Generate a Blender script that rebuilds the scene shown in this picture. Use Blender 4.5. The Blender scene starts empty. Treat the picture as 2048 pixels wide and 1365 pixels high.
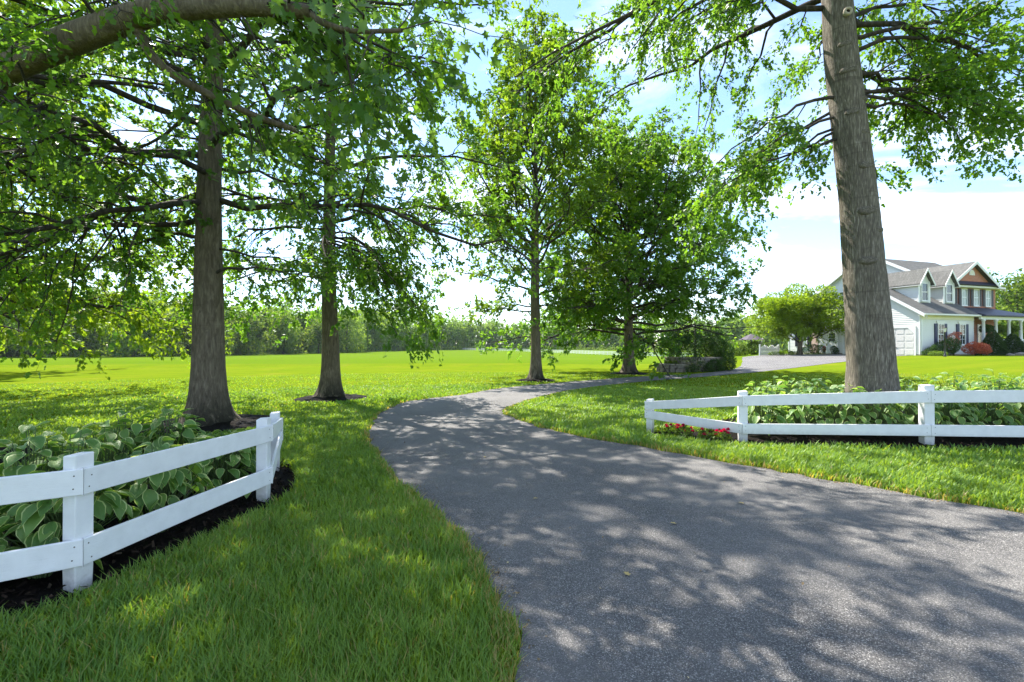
import bpy, math, random
import numpy as np
from mathutils import Vector, Matrix

R = math.radians
scene = bpy.context.scene
COL = scene.collection

# ------------------------------------------------------------------ camera, sky, sun, exposure
cam_d = bpy.data.cameras.new('camera')
cam_d.sensor_width = 36.0
cam_d.lens = 950 / 2048 * 36.0
cam_d.clip_start = 0.05
cam_d.clip_end = 8000
cam = bpy.data.objects.new('camera', cam_d)
COL.objects.link(cam)
cam.location = (0, 0, 1.5)
cam.rotation_euler = (R(90.45), 0, 0)
scene.camera = cam

SUN_AZ_LEFT = 36.0      # degrees left of the view direction (+Y)
SUN_EL = 52.0
world = bpy.data.worlds.new('World')
scene.world = world
world.use_nodes = True
wn = world.node_tree.nodes
wl = world.node_tree.links
for n in list(wn):
    wn.remove(n)
w_out = wn.new('ShaderNodeOutputWorld')
w_bg = wn.new('ShaderNodeBackground')
w_bg.inputs['Strength'].default_value = 0.05
w_sky = wn.new('ShaderNodeTexSky')
w_sky.sky_type = 'NISHITA'
w_sky.sun_disc = False
w_sky.sun_elevation = R(SUN_EL)
w_sky.sun_rotation = R(-SUN_AZ_LEFT)
w_sky.altitude = 100
w_sky.air_density = 1.0
w_sky.dust_density = 0.05
w_sky.ozone_density = 4.0
# thin high cloud spread over the whole dome
w_tc = wn.new('ShaderNodeTexCoord')
w_sep = wn.new('ShaderNodeSeparateXYZ')
w_zc = wn.new('ShaderNodeMath'); w_zc.operation = 'MAXIMUM'; w_zc.inputs[1].default_value = 0.0
w_za = wn.new('ShaderNodeMath'); w_za.operation = 'ADD'; w_za.inputs[1].default_value = 0.16
w_dx = wn.new('ShaderNodeMath'); w_dx.operation = 'DIVIDE'
w_dy = wn.new('ShaderNodeMath'); w_dy.operation = 'DIVIDE'
w_cmb = wn.new('ShaderNodeCombineXYZ')
w_map = wn.new('ShaderNodeMapping')
w_map.inputs['Rotation'].default_value = (0, 0, R(28))
w_map.inputs['Scale'].default_value = (0.75, 1.5, 1)
w_map.inputs['Location'].default_value = (2.2, 4.5, 0)
w_noi = wn.new('ShaderNodeTexNoise')
w_noi.inputs['Scale'].default_value = 1.6
w_noi.inputs['Detail'].default_value = 7
w_noi.inputs['Roughness'].default_value = 0.58
w_noi.inputs['Distortion'].default_value = 0.5
w_rmp = wn.new('ShaderNodeValToRGB')
w_rmp.color_ramp.elements[0].position = 0.44
w_rmp.color_ramp.elements[0].color = (0.02, 0.02, 0.02, 1)
w_rmp.color_ramp.elements[1].position = 0.80
w_rmp.color_ramp.elements[1].color = (0.85, 0.85, 0.85, 1)
w_mix = wn.new('ShaderNodeMix'); w_mix.data_type = 'RGBA'
w_mix.inputs[7].default_value = (7.2, 7.3, 7.5, 1)
wl.new(w_tc.outputs['Generated'], w_sep.inputs[0])
wl.new(w_sep.outputs['Z'], w_zc.inputs[0]); wl.new(w_zc.outputs[0], w_za.inputs[0])
wl.new(w_sep.outputs['X'], w_dx.inputs[0]); wl.new(w_za.outputs[0], w_dx.inputs[1])
wl.new(w_sep.outputs['Y'], w_dy.inputs[0]); wl.new(w_za.outputs[0], w_dy.inputs[1])
wl.new(w_dx.outputs[0], w_cmb.inputs['X']); wl.new(w_dy.outputs[0], w_cmb.inputs['Y'])
wl.new(w_cmb.outputs[0], w_map.inputs['Vector'])
wl.new(w_map.outputs[0], w_noi.inputs['Vector'])
wl.new(w_noi.outputs['Fac'], w_rmp.inputs['Fac'])
wl.new(w_rmp.outputs['Color'], w_mix.inputs[0])
wl.new(w_sky.outputs[0], w_mix.inputs[6])
wl.new(w_mix.outputs[2], w_bg.inputs['Color'])
wl.new(w_bg.outputs[0], w_out.inputs['Surface'])

sun_d = bpy.data.lights.new('sun', 'SUN')
sun_d.energy = 2.0
sun_d.angle = R(0.55)
sun_d.color = (1.0, 0.95, 0.86)
sun = bpy.data.objects.new('sun', sun_d)
COL.objects.link(sun)
_s = Vector((-math.sin(R(SUN_AZ_LEFT)) * math.cos(R(SUN_EL)), math.cos(R(SUN_AZ_LEFT)) * math.cos(R(SUN_EL)), math.sin(R(SUN_EL))))
sun.rotation_euler = _s.to_track_quat('Z', 'Y').to_euler()
sun.location = (-20, 30, 60)

scene.view_settings.view_transform = 'Standard'
scene.view_settings.look = 'None'
scene.view_settings.exposure = 2.85
scene.view_settings.gamma = 1.0
scene.view_settings.use_curve_mapping = False
cy = scene.cycles
cy.max_bounces = 6
cy.diffuse_bounces = 3
cy.glossy_bounces = 2
cy.transmission_bounces = 5
cy.transparent_max_bounces = 6
cy.volume_bounces = 0
cy.caustics_reflective = False
cy.caustics_refractive = False
cy.use_denoising = True

# ------------------------------------------------------------------ helpers
def smooth(a, b, t):
    t = np.clip((np.asarray(t, float) - a) / (b - a), 0, 1)
    return t * t * (3 - 2 * t)

def gz(x, y):
    """height of the ground"""
    x = np.asarray(x, float); y = np.asarray(y, float)
    near = 0.18 * (1 - np.exp(-np.maximum(0, x - 1) / 4)) * (1 - smooth(8, 16, y))
    back = 1 - smooth(70, 130, y)
    xs = x - 0.35 * np.maximum(0, y - 40)
    plat = 0.66 * smooth(6, 30, xs) * back
    z = near + plat - 1.8 * smooth(25, 120, y) * (1 - 0.95 * smooth(8, 22, xs) * back)
    step = 0.16 * smooth(0, 0.9, y - (34.5 + 0.10 * x + 0.7 * np.sin(x * 0.33))) * (1 - smooth(2, 10, x)) 
    return z + step

def g(x, y):
    return float(gz(x, y))

def link(o, parent=None):
    COL.objects.link(o)
    if parent is not None:
        o.parent = parent
    return o

def tag(o, label=None, cat=None, group=None, kind=None):
    if label: o['label'] = label
    if cat: o['category'] = cat
    if group: o['group'] = group
    if kind: o['kind'] = kind
    return o

def empty(name, loc=(0, 0, 0), rz=0.0, label=None, cat=None, group=None):
    o = bpy.data.objects.new(name, None)
    o.location = loc
    o.rotation_euler = (0, 0, rz)
    o.empty_display_size = 0.2
    link(o)
    return tag(o, label, cat, group)

def mesh_arrays(name, V, loops, starts, mats, smooth_=False, rnd=None, midx=None):
    me = bpy.data.meshes.new(name)
    V = np.ascontiguousarray(V, dtype=np.float32)
    me.vertices.add(len(V)); me.vertices.foreach_set('co', V.ravel())
    loops = np.ascontiguousarray(loops, dtype=np.int32)
    me.loops.add(len(loops)); me.loops.foreach_set('vertex_index', loops)
    starts = np.ascontiguousarray(starts, dtype=np.int32)
    me.polygons.add(len(starts)); me.polygons.foreach_set('loop_start', starts)
    if midx is not None:
        me.polygons.foreach_set('material_index', np.ascontiguousarray(midx, dtype=np.int32))
    me.polygons.foreach_set('use_smooth', np.full(len(starts), bool(smooth_), dtype=bool))
    if rnd is not None:
        a = me.attributes.new('rnd', 'FLOAT', 'FACE')
        a.data.foreach_set('value', np.ascontiguousarray(rnd, dtype=np.float32))
    for m in (mats if isinstance(mats, (list, tuple)) else [mats]):
        me.materials.append(m)
    me.update(calc_edges=True)
    return me

def mesh_pd(name, V, F, mats, smooth_=False, midx=None):
    loops = [i for f in F for i in f]
    starts = np.cumsum([0] + [len(f) for f in F[:-1]])
    return mesh_arrays(name, np.array(V, float).reshape(-1, 3), loops, starts, mats, smooth_, None, midx)

def obj(name, me, parent=None):
    return link(bpy.data.objects.new(name, me), parent)

class MB:
    """collects simple shapes for ONE mesh"""
    def __init__(self):
        self.V = []; self.F = []
    def quad(self, *p):
        b = len(self.V); self.V += [tuple(q) for q in p]; self.F.append(tuple(range(b, b + len(p))))
        return self
    def hexa(self, p):
        """8 points: bottom ring 0-3, top ring 4-7"""
        b = len(self.V); self.V += [tuple(q) for q in p]
        for f in ((3, 2, 1, 0), (4, 5, 6, 7), (0, 1, 5, 4), (1, 2, 6, 5), (2, 3, 7, 6), (3, 0, 4, 7)):
            self.F.append(tuple(b + i for i in f))
        return self
    def box(self, x0, x1, y0, y1, z0, z1):
        return self.hexa([(x0, y0, z0), (x1, y0, z0), (x1, y1, z0), (x0, y1, z0), (x0, y0, z1), (x1, y0, z1), (x1, y1, z1), (x0, y1, z1)])
    def prism(self, poly, vec):
        """polygon extruded along vec"""
        b = len(self.V); n = len(poly)
        self.V += [tuple(p) for p in poly] + [tuple(Vector(p) + Vector(vec)) for p in poly]
        self.F.append(tuple(b + i for i in reversed(range(n)))); self.F.append(tuple(b + n + i for i in range(n)))
        for i in range(n):
            j = (i + 1) % n
            self.F.append((b + i, b + j, b + n + j, b + n + i))
        return self
    def lathe(self, prof, c=(0, 0, 0), n=12):
        b = len(self.V)
        for (r, z) in prof:
            for k in range(n):
                a = 2 * math.pi * k / n
                self.V.append((c[0] + r * math.cos(a), c[1] + r * math.sin(a), c[2] + z))
        for i in range(len(prof) - 1):
            for k in range(n):
                j = (k + 1) % n
                self.F.append((b + i * n + k, b + i * n + j, b + (i + 1) * n + j, b + (i + 1) * n + k))
        self.F.append(tuple(b + k for k in reversed(range(n))))
        self.F.append(tuple(b + (len(prof) - 1) * n + k for k in range(n)))
        return self
    def build(self, name, mat, parent=None, smooth_=False):
        return obj(name, mesh_pd(name, self.V, self.F, mat, smooth_), parent)

def bevel(o, w=0.006, seg=2):
    m = o.modifiers.new('bevel', 'BEVEL'); m.width = w; m.segments = seg; m.limit_method = 'ANGLE'
    return o

def tubes_arrays(P, Rr, sides):
    """P (B,n,3), Rr (B,n) -> verts, loops, starts for open tubes"""
    B, n, _ = P.shape
    T = np.gradient(P, axis=1)
    T /= np.linalg.norm(T, axis=2, keepdims=True) + 1e-9
    ref = np.where(np.abs(T[:, :1, 2:3]) > 0.9, np.array([[[1.0, 0, 0]]]), np.array([[[0, 0, 1.0]]]))
    U = np.cross(T, np.broadcast_to(ref, T.shape)); U /= np.linalg.norm(U, axis=2, keepdims=True) + 1e-9
    W = np.cross(T, U)
    a = np.arange(sides) * 2 * math.pi / sides
    V = P[:, :, None, :] + Rr[:, :, None, None] * (np.cos(a)[None, None, :, None] * U[:, :, None, :] + np.sin(a)[None, None, :, None] * W[:, :, None, :])
    idx = np.arange(B * n * sides).reshape(B, n, sides)
    i0 = idx[:, :-1, :]; i1 = idx[:, 1:, :]
    q = np.stack([i0, np.roll(i0, -1, 2), np.roll(i1, -1, 2), i1], axis=-1).reshape(-1, 4)
    return V.reshape(-1, 3), q

def tubes_mesh(name, groups, mat, smooth_=True):
    Vs, Qs, off = [], [], 0
    for (P, Rr, s) in groups:
        if len(P) == 0: continue
        V, q = tubes_arrays(P, Rr, s)
        Vs.append(V); Qs.append(q + off); off += len(V)
    V = np.concatenate(Vs); Q = np.concatenate(Qs)
    return mesh_arrays(name, V, Q.ravel(), np.arange(len(Q)) * 4, mat, smooth_)

def scatter_mesh(name, tv, tf, P, X, Y, Z, S, mat, rnd):
    """copies of a template (verts tv, faces tf) at P with axes X,Y,Z, scale S"""
    N = len(P); k = len(tv)
    tv = np.asarray(tv, float)
    V = P[:, None, :] + S[:, None, None] * (tv[None, :, 0:1] * X[:, None, :] + tv[None, :, 1:2] * Y[:, None, :] + tv[None, :, 2:3] * Z[:, None, :])
    tl = np.array([i for f in tf for i in f]); ts = np.cumsum([0] + [len(f) for f in tf[:-1]])
    loops = (np.arange(N)[:, None] * k + tl[None, :]).ravel()
    starts = (np.arange(N)[:, None] * len(tl) + ts[None, :]).ravel()
    return mesh_arrays(name, V.reshape(-1, 3), loops, starts, mat, False, np.repeat(rnd, len(tf)))

def nrm(a):
    return a / (np.linalg.norm(a, axis=-1, keepdims=True) + 1e-9)

def inside(poly, x, y):
    poly = np.asarray(poly, float); r = np.zeros(len(x), bool)
    x0, y0 = poly[-1]
    for (x1, y1) in poly:
        c = ((y1 > y) != (y0 > y)) & (x < (x0 - x1) * (y - y1) / (y0 - y1 + 1e-12) + x1)
        r ^= c; x0, y0 = x1, y1
    return r

def dist_line(pts, x, y):
    d = np.full(len(x), 1e9)
    for (a, b) in zip(pts[:-1], pts[1:]):
        ax, ay = a; bx, by = b
        L2 = (bx - ax) ** 2 + (by - ay) ** 2
        t = np.clip(((x - ax) * (bx - ax) + (y - ay) * (by - ay)) / L2, 0, 1)
        d = np.minimum(d, np.hypot(x - ax - t * (bx - ax), y - ay - t * (by - ay)))
    return d

def catmull(pts, per=6):
    P = [np.array(p, float) for p in pts]
    P = [2 * P[0] - P[1]] + P + [2 * P[-1] - P[-2]]
    out = []
    for i in range(1, len(P) - 2):
        for k in range(per):
            t = k / per
            a, b, c, d = P[i - 1], P[i], P[i + 1], P[i + 2]
            out.append(0.5 * ((2 * b) + (c - a) * t + (2 * a - 5 * b + 4 * c - d) * t * t + (3 * b - a - 3 * c + d) * t ** 3))
    out.append(P[-2])
    return np.array(out)

# ------------------------------------------------------------------ materials
class NT:
    def __init__(self, name):
        self.m = bpy.data.materials.new(name); self.m.use_nodes = True
        self.t = self.m.node_tree; self.n = self.t.nodes; self.l = self.t.links
        self.b = self.n['Principled BSDF']; self.out = self.n['Material Output']
    def node(self, ty, **kw):
        n = self.n.new(ty)
        for k, v in kw.items():
            if k in n.inputs: n.inputs[k].default_value = v
            else: setattr(n, k, v)
        return n
    def link(self, a, b):
        self.l.new(a, b)
    def coord(self, scale=(1, 1, 1), kind='Object', rot=(0, 0, 0)):
        tc = self.node('ShaderNodeTexCoord'); mp = self.node('ShaderNodeMapping')
        mp.inputs['Scale'].default_value = scale; mp.inputs['Rotation'].default_value = rot
        self.link(tc.outputs[kind], mp.inputs['Vector'])
        return mp.outputs[0]
    def noise(self, vec, scale=5, detail=4, rough=0.55, dist=0.0):
        n = self.node('ShaderNodeTexNoise', Scale=scale, Detail=detail, Roughness=rough, Distortion=dist)
        if vec is not None: self.link(vec, n.inputs['Vector'])
        return n.outputs['Fac']
    def ramp(self, fac, stops):
        r = self.node('ShaderNodeValToRGB'); cr = r.color_ramp
        while len(cr.elements) < len(stops): cr.elements.new(0.5)
        for e, (p, c) in zip(cr.elements, stops):
            e.position = p; e.color = (c[0], c[1], c[2], 1)
        self.link(fac, r.inputs['Fac'])
        return r.outputs['Color']
    def mix(self, fac, a, b, mode='MIX'):
        m = self.node('ShaderNodeMix'); m.data_type = 'RGBA'; m.blend_type = mode
        for (s, i) in ((fac, 0), (a, 6), (b, 7)):
            if isinstance(s, (int, float)): m.inputs[i].default_value = s
            elif isinstance(s, tuple): m.inputs[i].default_value = (*s[:3], 1)
            else: self.link(s, m.inputs[i])
        return m.outputs[2]
    def math(self, op, a, b=0.0):
        m = self.node('ShaderNodeMath'); m.operation = op
        for i, s in enumerate((a, b)):
            if isinstance(s, (int, float)): m.inputs[i].default_value = s
            else: self.link(s, m.inputs[i])
        return m.outputs[0]
    def bump(self, h, strength=0.4, dist=0.01):
        b = self.node('ShaderNodeBump', Strength=strength, Distance=dist)
        self.link(h, b.inputs['Height']); self.link(b.outputs[0], self.b.inputs['Normal'])
        return b
    def base(self, c, rough=0.7, spec=0.3, metal=0.0):
        if isinstance(c, tuple): self.b.inputs['Base Color'].default_value = (*c[:3], 1)
        else: self.link(c, self.b.inputs['Base Color'])
        self.b.inputs['Roughness'].default_value = rough
        self.b.inputs['Specular IOR Level'].default_value = spec
        self.b.inputs['Metallic'].default_value = metal
        return self.m

def plain(name, c, rough=0.6, var=0.12, scale=6, spec=0.3, metal=0.0, bump=0.0):
    k = NT(name); v = k.coord()
    n = k.noise(v, scale, 5)
    a = tuple(x * (1 - var) for x in c); b = tuple(min(1, x * (1 + var)) for x in c)
    m = k.base(k.ramp(n, [(0.3, a), (0.7, b)]), rough, spec, metal)
    if bump: k.bump(k.noise(v, scale * 8, 4), bump, 0.01)
    return m

def leafmat(name, c0, c1, trans, tf=0.45, rough=0.5, spec=0.35, extra=None):
    k = NT(name)
    at = k.node('ShaderNodeAttribute'); at.attribute_name = 'rnd'
    stops = [(0.0, c0), (0.9, c1)] + ([(1.0, extra)] if extra else [])
    col = k.ramp(at.outputs['Fac'], stops)
    k.base(col, rough, spec)
    tr = k.node('ShaderNodeBsdfTranslucent')
    tcol = k.mix(1.0, col, tuple(t for t in trans), 'MULTIPLY')
    k.link(tcol, tr.inputs['Color'])
    mx = k.node('ShaderNodeMixShader'); mx.inputs[0].default_value = tf
    k.link(k.b.outputs[0], mx.inputs[1]); k.link(tr.outputs[0], mx.inputs[2]); k.link(mx.outputs[0], k.out.inputs['Surface'])
    return k.m

M = {}
# lawn, meadow and far field in one ground sheet; the mown edge and the fields have their own colours
k = NT('grass_ground'); v = k.coord()
sep = k.node('ShaderNodeSeparateXYZ'); k.link(v, sep.inputs[0])
n1 = k.noise(v, 0.35, 5, 0.6); n2 = k.noise(v, 4.0, 5, 0.65); n3 = k.noise(v, 60, 3, 0.7)
lawn = k.ramp(n1, [(0.28, (0.080, 0.150, 0.009)), (0.55, (0.125, 0.175, 0.009)), (0.74, (0.185, 0.190, 0.024))])
lawn = k.mix(k.ramp(n2, [(0.42, (0, 0, 0)), (0.75, (0.5, 0.5, 0.5))]), lawn, (0.085, 0.145, 0.004))
lawn = k.mix(k.ramp(n3, [(0.35, (0, 0, 0)), (0.65, (0.6, 0.6, 0.6))]), lawn, (0.16, 0.195, 0.012))
vs = k.coord((0.05, 0.9, 1)); n4 = k.noise(vs, 1.0, 4, 0.6)
field = k.ramp(n4, [(0.3, (0.070, 0.135, 0.006)), (0.7, (0.115, 0.165, 0.014))])
edge = k.math('SUBTRACT', sep.outputs['Y'], k.math('ADD', k.math('MULTIPLY', sep.outputs['X'], 0.10), 36.0))
col = k.mix(k.math('MULTIPLY', k.math('GREATER_THAN', edge, 0.0), 1.0), lawn, field)
wv = k.node('ShaderNodeTexWave', Scale=0.16, Distortion=1.2); wv.inputs['Detail Scale'].default_value = 0.3
k.link(k.coord((1, 1, 1), 'Object', (0, 0, R(62))), wv.inputs['Vector'])
col = k.mix(k.ramp(wv.outputs['Fac'], [(0.40, (0, 0, 0)), (0.60, (0.22, 0.22, 0.22))]), col, (0.075, 0.14, 0.008))
col = k.mix(k.ramp(k.noise(v, 0.9, 6, 0.7), [(0.60, (0, 0, 0)), (0.74, (0.45, 0.45, 0.45))]), col, (0.19, 0.175, 0.05))
k.base(col, 1.0, 0.0)
k.bump(n3, 0.8, 0.03)
M['ground'] = k.m

k = NT('asphalt'); v = k.coord()
vor = k.node('ShaderNodeTexVoronoi', Scale=180.0, Randomness=1.0); k.link(v, vor.inputs['Vector'])
sepc = k.node('ShaderNodeSeparateColor'); k.link(vor.outputs['Color'], sepc.inputs[0])
stone = k.ramp(sepc.outputs[0], [(0.0, (0.045, 0.043, 0.042)), (0.45, (0.12, 0.115, 0.110)), (0.82, (0.21, 0.20, 0.195)), (1.0, (0.46, 0.44, 0.41))])
warm = k.mix(k.math('MULTIPLY', sepc.outputs[1], 0.16), stone, (0.16, 0.13, 0.10), 'MIX')
gap = k.ramp(vor.outputs['Distance'], [(0.40, (0, 0, 0)), (0.75, (0.75, 0.75, 0.75))])
c = k.mix(gap, warm, (0.025, 0.025, 0.028))
big = k.noise(v, 0.7, 5, 0.6)
c = k.mix(k.ramp(big, [(0.35, (0.0, 0.0, 0.0)), (0.7, (0.55, 0.55, 0.55))]), c, (0.20, 0.19, 0.18))
c = k.mix(k.ramp(k.noise(v, 2.6, 6, 0.7), [(0.50, (0.0, 0.0, 0.0)), (0.72, (0.5, 0.5, 0.5))]), c, (0.085, 0.083, 0.083))
c = k.mix(k.ramp(k.noise(v, 9.0, 5, 0.7), [(0.60, (0.0, 0.0, 0.0)), (0.75, (0.35, 0.35, 0.35))]), c, (0.24, 0.225, 0.20))
k.base(c, 0.85, 0.35)
k.bump(k.math('SUBTRACT', 1.0, vor.outputs['Distance']), 0.9, 0.004)
M['asphalt'] = k.m

k = NT('mulch'); v = k.coord()
n1 = k.noise(v, 45, 6, 0.7); n2 = k.noise(v, 3, 4)
c = k.ramp(n1, [(0.35, (0.004, 0.0035, 0.003)), (0.6, (0.013, 0.010, 0.008)), (0.75, (0.036, 0.026, 0.019))])
k.base(c, 0.95, 0.1); k.bump(n1, 1.0, 0.03)
M['mulch'] = k.m
M['chip'] = leafmat('mulch_chip', (0.008, 0.006, 0.005), (0.035, 0.024, 0.017), (1, 1, 1), 0.0, 0.9, 0.1, (0.13, 0.10, 0.07))

k = NT('white_paint'); v = k.coord(); vg = k.coord((3, 3, 40))
n1 = k.noise(v, 9, 5); n2 = k.noise(vg, 3, 5, 0.7); n3 = k.noise(v, 2.2, 6, 0.75)
c = k.ramp(n1, [(0.3, (0.74, 0.74, 0.74)), (0.7, (0.83, 0.83, 0.83))])
c = k.mix(k.ramp(n3, [(0.66, (0, 0, 0)), (0.80, (0.55, 0.55, 0.55))]), c, (0.42, 0.41, 0.37))
sp = k.node('ShaderNodeSeparateXYZ'); k.link(v, sp.inputs[0])
spl = k.math('MULTIPLY', k.ramp(sp.outputs['Z'], [(0.0, (1, 1, 1)), (0.06, (0.9, 0.9, 0.9)), (0.2, (0, 0, 0))]), k.noise(v, 26, 5, 0.7))
c = k.mix(spl, c, (0.16, 0.13, 0.09))
c = k.mix(k.ramp(k.noise(k.coord((2, 2, 30)), 5, 6, 0.75), [(0.63, (0, 0, 0)), (0.70, (0.4, 0.4, 0.4))]), c, (0.50, 0.50, 0.46))
k.base(c, 0.45, 0.4); k.bump(n2, 0.35, 0.005)
M['fence'] = k.m
M['nail'] = plain('rusty_nail', (0.10, 0.075, 0.06), 0.7)

def bark(name, dark, mid, light, sx, sz, lo=0.42, hi=0.68, bump=0.8, moss=None):
    k = NT(name); v = k.coord((sx, sx, sz)); v2 = k.coord()
    n1 = k.noise(v, 1.0, 6, 0.62, 0.6); n2 = k.noise(v2, 2.0, 5, 0.6)
    rings = k.noise(k.coord((0.6, 0.6, 7)), 1.0, 4, 0.6, 1.0)
    c = k.ramp(n1, [(lo - 0.08, dark), ((lo + hi) / 2, mid), (hi + 0.04, light)])
    c = k.mix(k.ramp(n2, [(0.4, (0, 0, 0)), (0.75, (0.55, 0.55, 0.55))]), c, tuple(x * 0.7 for x in mid))
    c = k.mix(k.ramp(rings, [(0.60, (0, 0, 0)), (0.70, (0.6, 0.6, 0.6))]), c, dark)
    if moss:
        sp = k.node('ShaderNodeSeparateXYZ'); k.link(v2, sp.inputs[0])
        low = k.ramp(sp.outputs['Z'], [(0.0, (1, 1, 1)), (0.75, (0, 0, 0))])
        f = k.math('MULTIPLY', low, k.ramp(k.noise(k.coord((5, 5, 1.6)), 1.2, 5, 0.6), [(0.42, (0, 0, 0)), (0.52, (1, 1, 1))]))
        c = k.mix(f, c, moss)
    k.base(c, 0.9, 0.15); k.bump(n1, bump, 0.03)
    return k.m
M['bark'] = bark('oak_bark', (0.085, 0.068, 0.049), (0.165, 0.135, 0.099), (0.27, 0.23, 0.17), 24, 4.6, moss=(0.012, 0.013, 0.008))
M['bark_fissured'] = bark('fissured_bark', (0.075, 0.064, 0.052), (0.165, 0.143, 0.115), (0.36, 0.325, 0.265), 58, 6.5, 0.40, 0.64, 0.8)
M['bark_thin'] = bark('twig_bark', (0.030, 0.026, 0.022), (0.070, 0.060, 0.050), (0.13, 0.11, 0.09), 14, 4, bump=0.3)
M['cutwood'] = plain('cut_wood', (0.42, 0.36, 0.28), 0.8)
M['darkhole'] = plain('dark_hollow', (0.02, 0.015, 0.012), 0.9)

OAK_T = (2.8, 2.6, 1.0)
M['oak'] = leafmat('oak_leaf', (0.042, 0.112, 0.020), (0.100, 0.185, 0.022), OAK_T, 0.52, 0.45, 0.35, (0.13, 0.18, 0.015))
M['oak_light'] = leafmat('oak_leaf_light', (0.055, 0.125, 0.014), (0.125, 0.20, 0.018), (2.6, 2.35, 0.9), 0.5, 0.45, 0.35, (0.17, 0.22, 0.015))
M['oak_near'] = leafmat('oak_leaf_near', (0.040, 0.100, 0.030), (0.085, 0.155, 0.032), (2.9, 2.7, 1.3), 0.48, 0.36, 0.5, (0.08, 0.13, 0.02))
M['maple'] = leafmat('pale_leaf', (0.085, 0.160, 0.014), (0.185, 0.270, 0.022), (2.1, 1.9, 0.8), 0.48, 0.5, 0.35)
M['wood_leaf'] = leafmat('wood_leaf', (0.045, 0.105, 0.020), (0.15, 0.225, 0.030), (2.0, 1.8, 1.0), 0.40, 0.6, 0.2, (0.19, 0.25, 0.03))
def vary(mt):
    nt = mt.node_tree; b_ = nt.nodes['Principled BSDF']; src = b_.inputs['Base Color'].links[0].from_socket
    oi_ = nt.nodes.new('ShaderNodeObjectInfo'); hs_ = nt.nodes.new('ShaderNodeHueSaturation'); mr = nt.nodes.new('ShaderNodeMapRange')
    mr.inputs['To Min'].default_value = 0.65; mr.inputs['To Max'].default_value = 1.45
    nt.links.new(oi_.outputs['Random'], mr.inputs['Value']); nt.links.new(mr.outputs[0], hs_.inputs['Value']); nt.links.new(src, hs_.inputs['Color'])
    for l_ in list(src.links):
        if l_.to_node != hs_: nt.links.new(hs_.outputs[0], l_.to_socket)
vary(M['wood_leaf'])
M['bush'] = leafmat('shrub_leaf', (0.024, 0.060, 0.014), (0.055, 0.11, 0.02), (2.4, 2.3, 1.2), 0.3, 0.5, 0.3)
M['bush_light'] = leafmat('light_shrub_leaf', (0.06, 0.12, 0.015), (0.13, 0.20, 0.03), (2.2, 2.0, 1.0), 0.4, 0.5, 0.3)
M['yew'] = leafmat('yew_needle', (0.022, 0.050, 0.014), (0.05, 0.095, 0.020), (2, 2, 1.2), 0.2, 0.6, 0.2)
M['redmaple'] = leafmat('red_maple_leaf', (0.30, 0.075, 0.045), (0.52, 0.18, 0.10), (1.8, 1.5, 1.2), 0.4, 0.5, 0.3)
M['redflower'] = leafmat('crimson_petal', (0.42, 0.006, 0.035), (0.60, 0.012, 0.10), (1.5, 1.2, 1.2), 0.3, 0.5, 0.2)
M['grass'] = leafmat('grass_blade', (0.085, 0.205, 0.045), (0.245, 0.365, 0.060), (1.8, 1.55, 0.45), 0.44, 0.46, 0.3, (0.38, 0.32, 0.13))
M['hosta'] = None
for nm, ca, cb in (('hosta_leaf', (0.075, 0.175, 0.034), (0.165, 0.275, 0.06)), ('hosta_margin', (0.32, 0.41, 0.14), (0.56, 0.61, 0.28))):
    k = NT(nm); oi = k.node('ShaderNodeObjectInfo'); v = k.coord((6, 1.5, 1))
    n = k.noise(v, 6, 3)
    c = k.ramp(oi.outputs['Random'], [(0.0, ca), (1.0, cb)])
    c = k.mix(k.ramp(n, [(0.4, (0, 0, 0)), (0.7, (0.4, 0.4, 0.4))]), c, tuple(x * 1.5 for x in ca))
    k.base(c, 0.42, 0.45)
    w = k.node('ShaderNodeTexWave', Scale=5.0, Distortion=0.5); w.bands_direction = 'X'
    k.link(k.coord((8, 1, 1)), w.inputs['Vector']); k.bump(w.outputs['Fac'], 0.25, 0.004)
    tr = k.node('ShaderNodeBsdfTranslucent'); k.link(k.mix(1.0, c, (2.3, 2.2, 1.0), 'MULTIPLY'), tr.inputs['Color'])
    mx = k.node('ShaderNodeMixShader'); mx.inputs[0].default_value = 0.32
    k.link(k.b.outputs[0], mx.inputs[1]); k.link(tr.outputs[0], mx.inputs[2]); k.link(mx.outputs[0], k.out.inputs['Surface'])
    M[nm] = k.m
M['stem'] = plain('hosta_stem', (0.10, 0.15, 0.05), 0.6)

M['siding'] = plain('white_siding', (0.66, 0.66, 0.645), 0.5, 0.03, 1.5)
M['trim'] = plain('white_trim', (0.72, 0.72, 0.71), 0.45, 0.03)
M['cream'] = plain('cream_soffit', (0.70, 0.66, 0.52), 0.6, 0.03)
M['garage_door'] = plain('garage_door_paint', (0.62, 0.60, 0.58), 0.45, 0.03)
k = NT('shingles'); v = k.coord()
br = k.node('ShaderNodeTexBrick', Scale=1.0); br.inputs['Brick Width'].default_value = 0.32; br.inputs['Row Height'].default_value = 0.13
br.inputs['Mortar Size'].default_value = 0.006; br.inputs['Color1'].default_value = (0.115, 0.112, 0.102, 1); br.inputs['Color2'].default_value = (0.165, 0.16, 0.147, 1); br.inputs['Mortar'].default_value = (0.05, 0.05, 0.05, 1)
k.link(v, br.inputs['Vector'])
c = k.mix(k.ramp(k.noise(v, 5, 6, 0.7), [(0.3, (0, 0, 0)), (0.75, (0.7, 0.7, 0.7))]), br.outputs['Color'], (0.082, 0.081, 0.076))
k.base(c, 0.9, 0.15); M['shingle'] = k.m
M['porch_roof'] = plain('dark_metal_roof', (0.030, 0.032, 0.055), 0.5, 0.2)
k = NT('brick'); tc = k.node('ShaderNodeTexCoord'); sp = k.node('ShaderNodeSeparateXYZ'); cb_ = k.node('ShaderNodeCombineXYZ')
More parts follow.
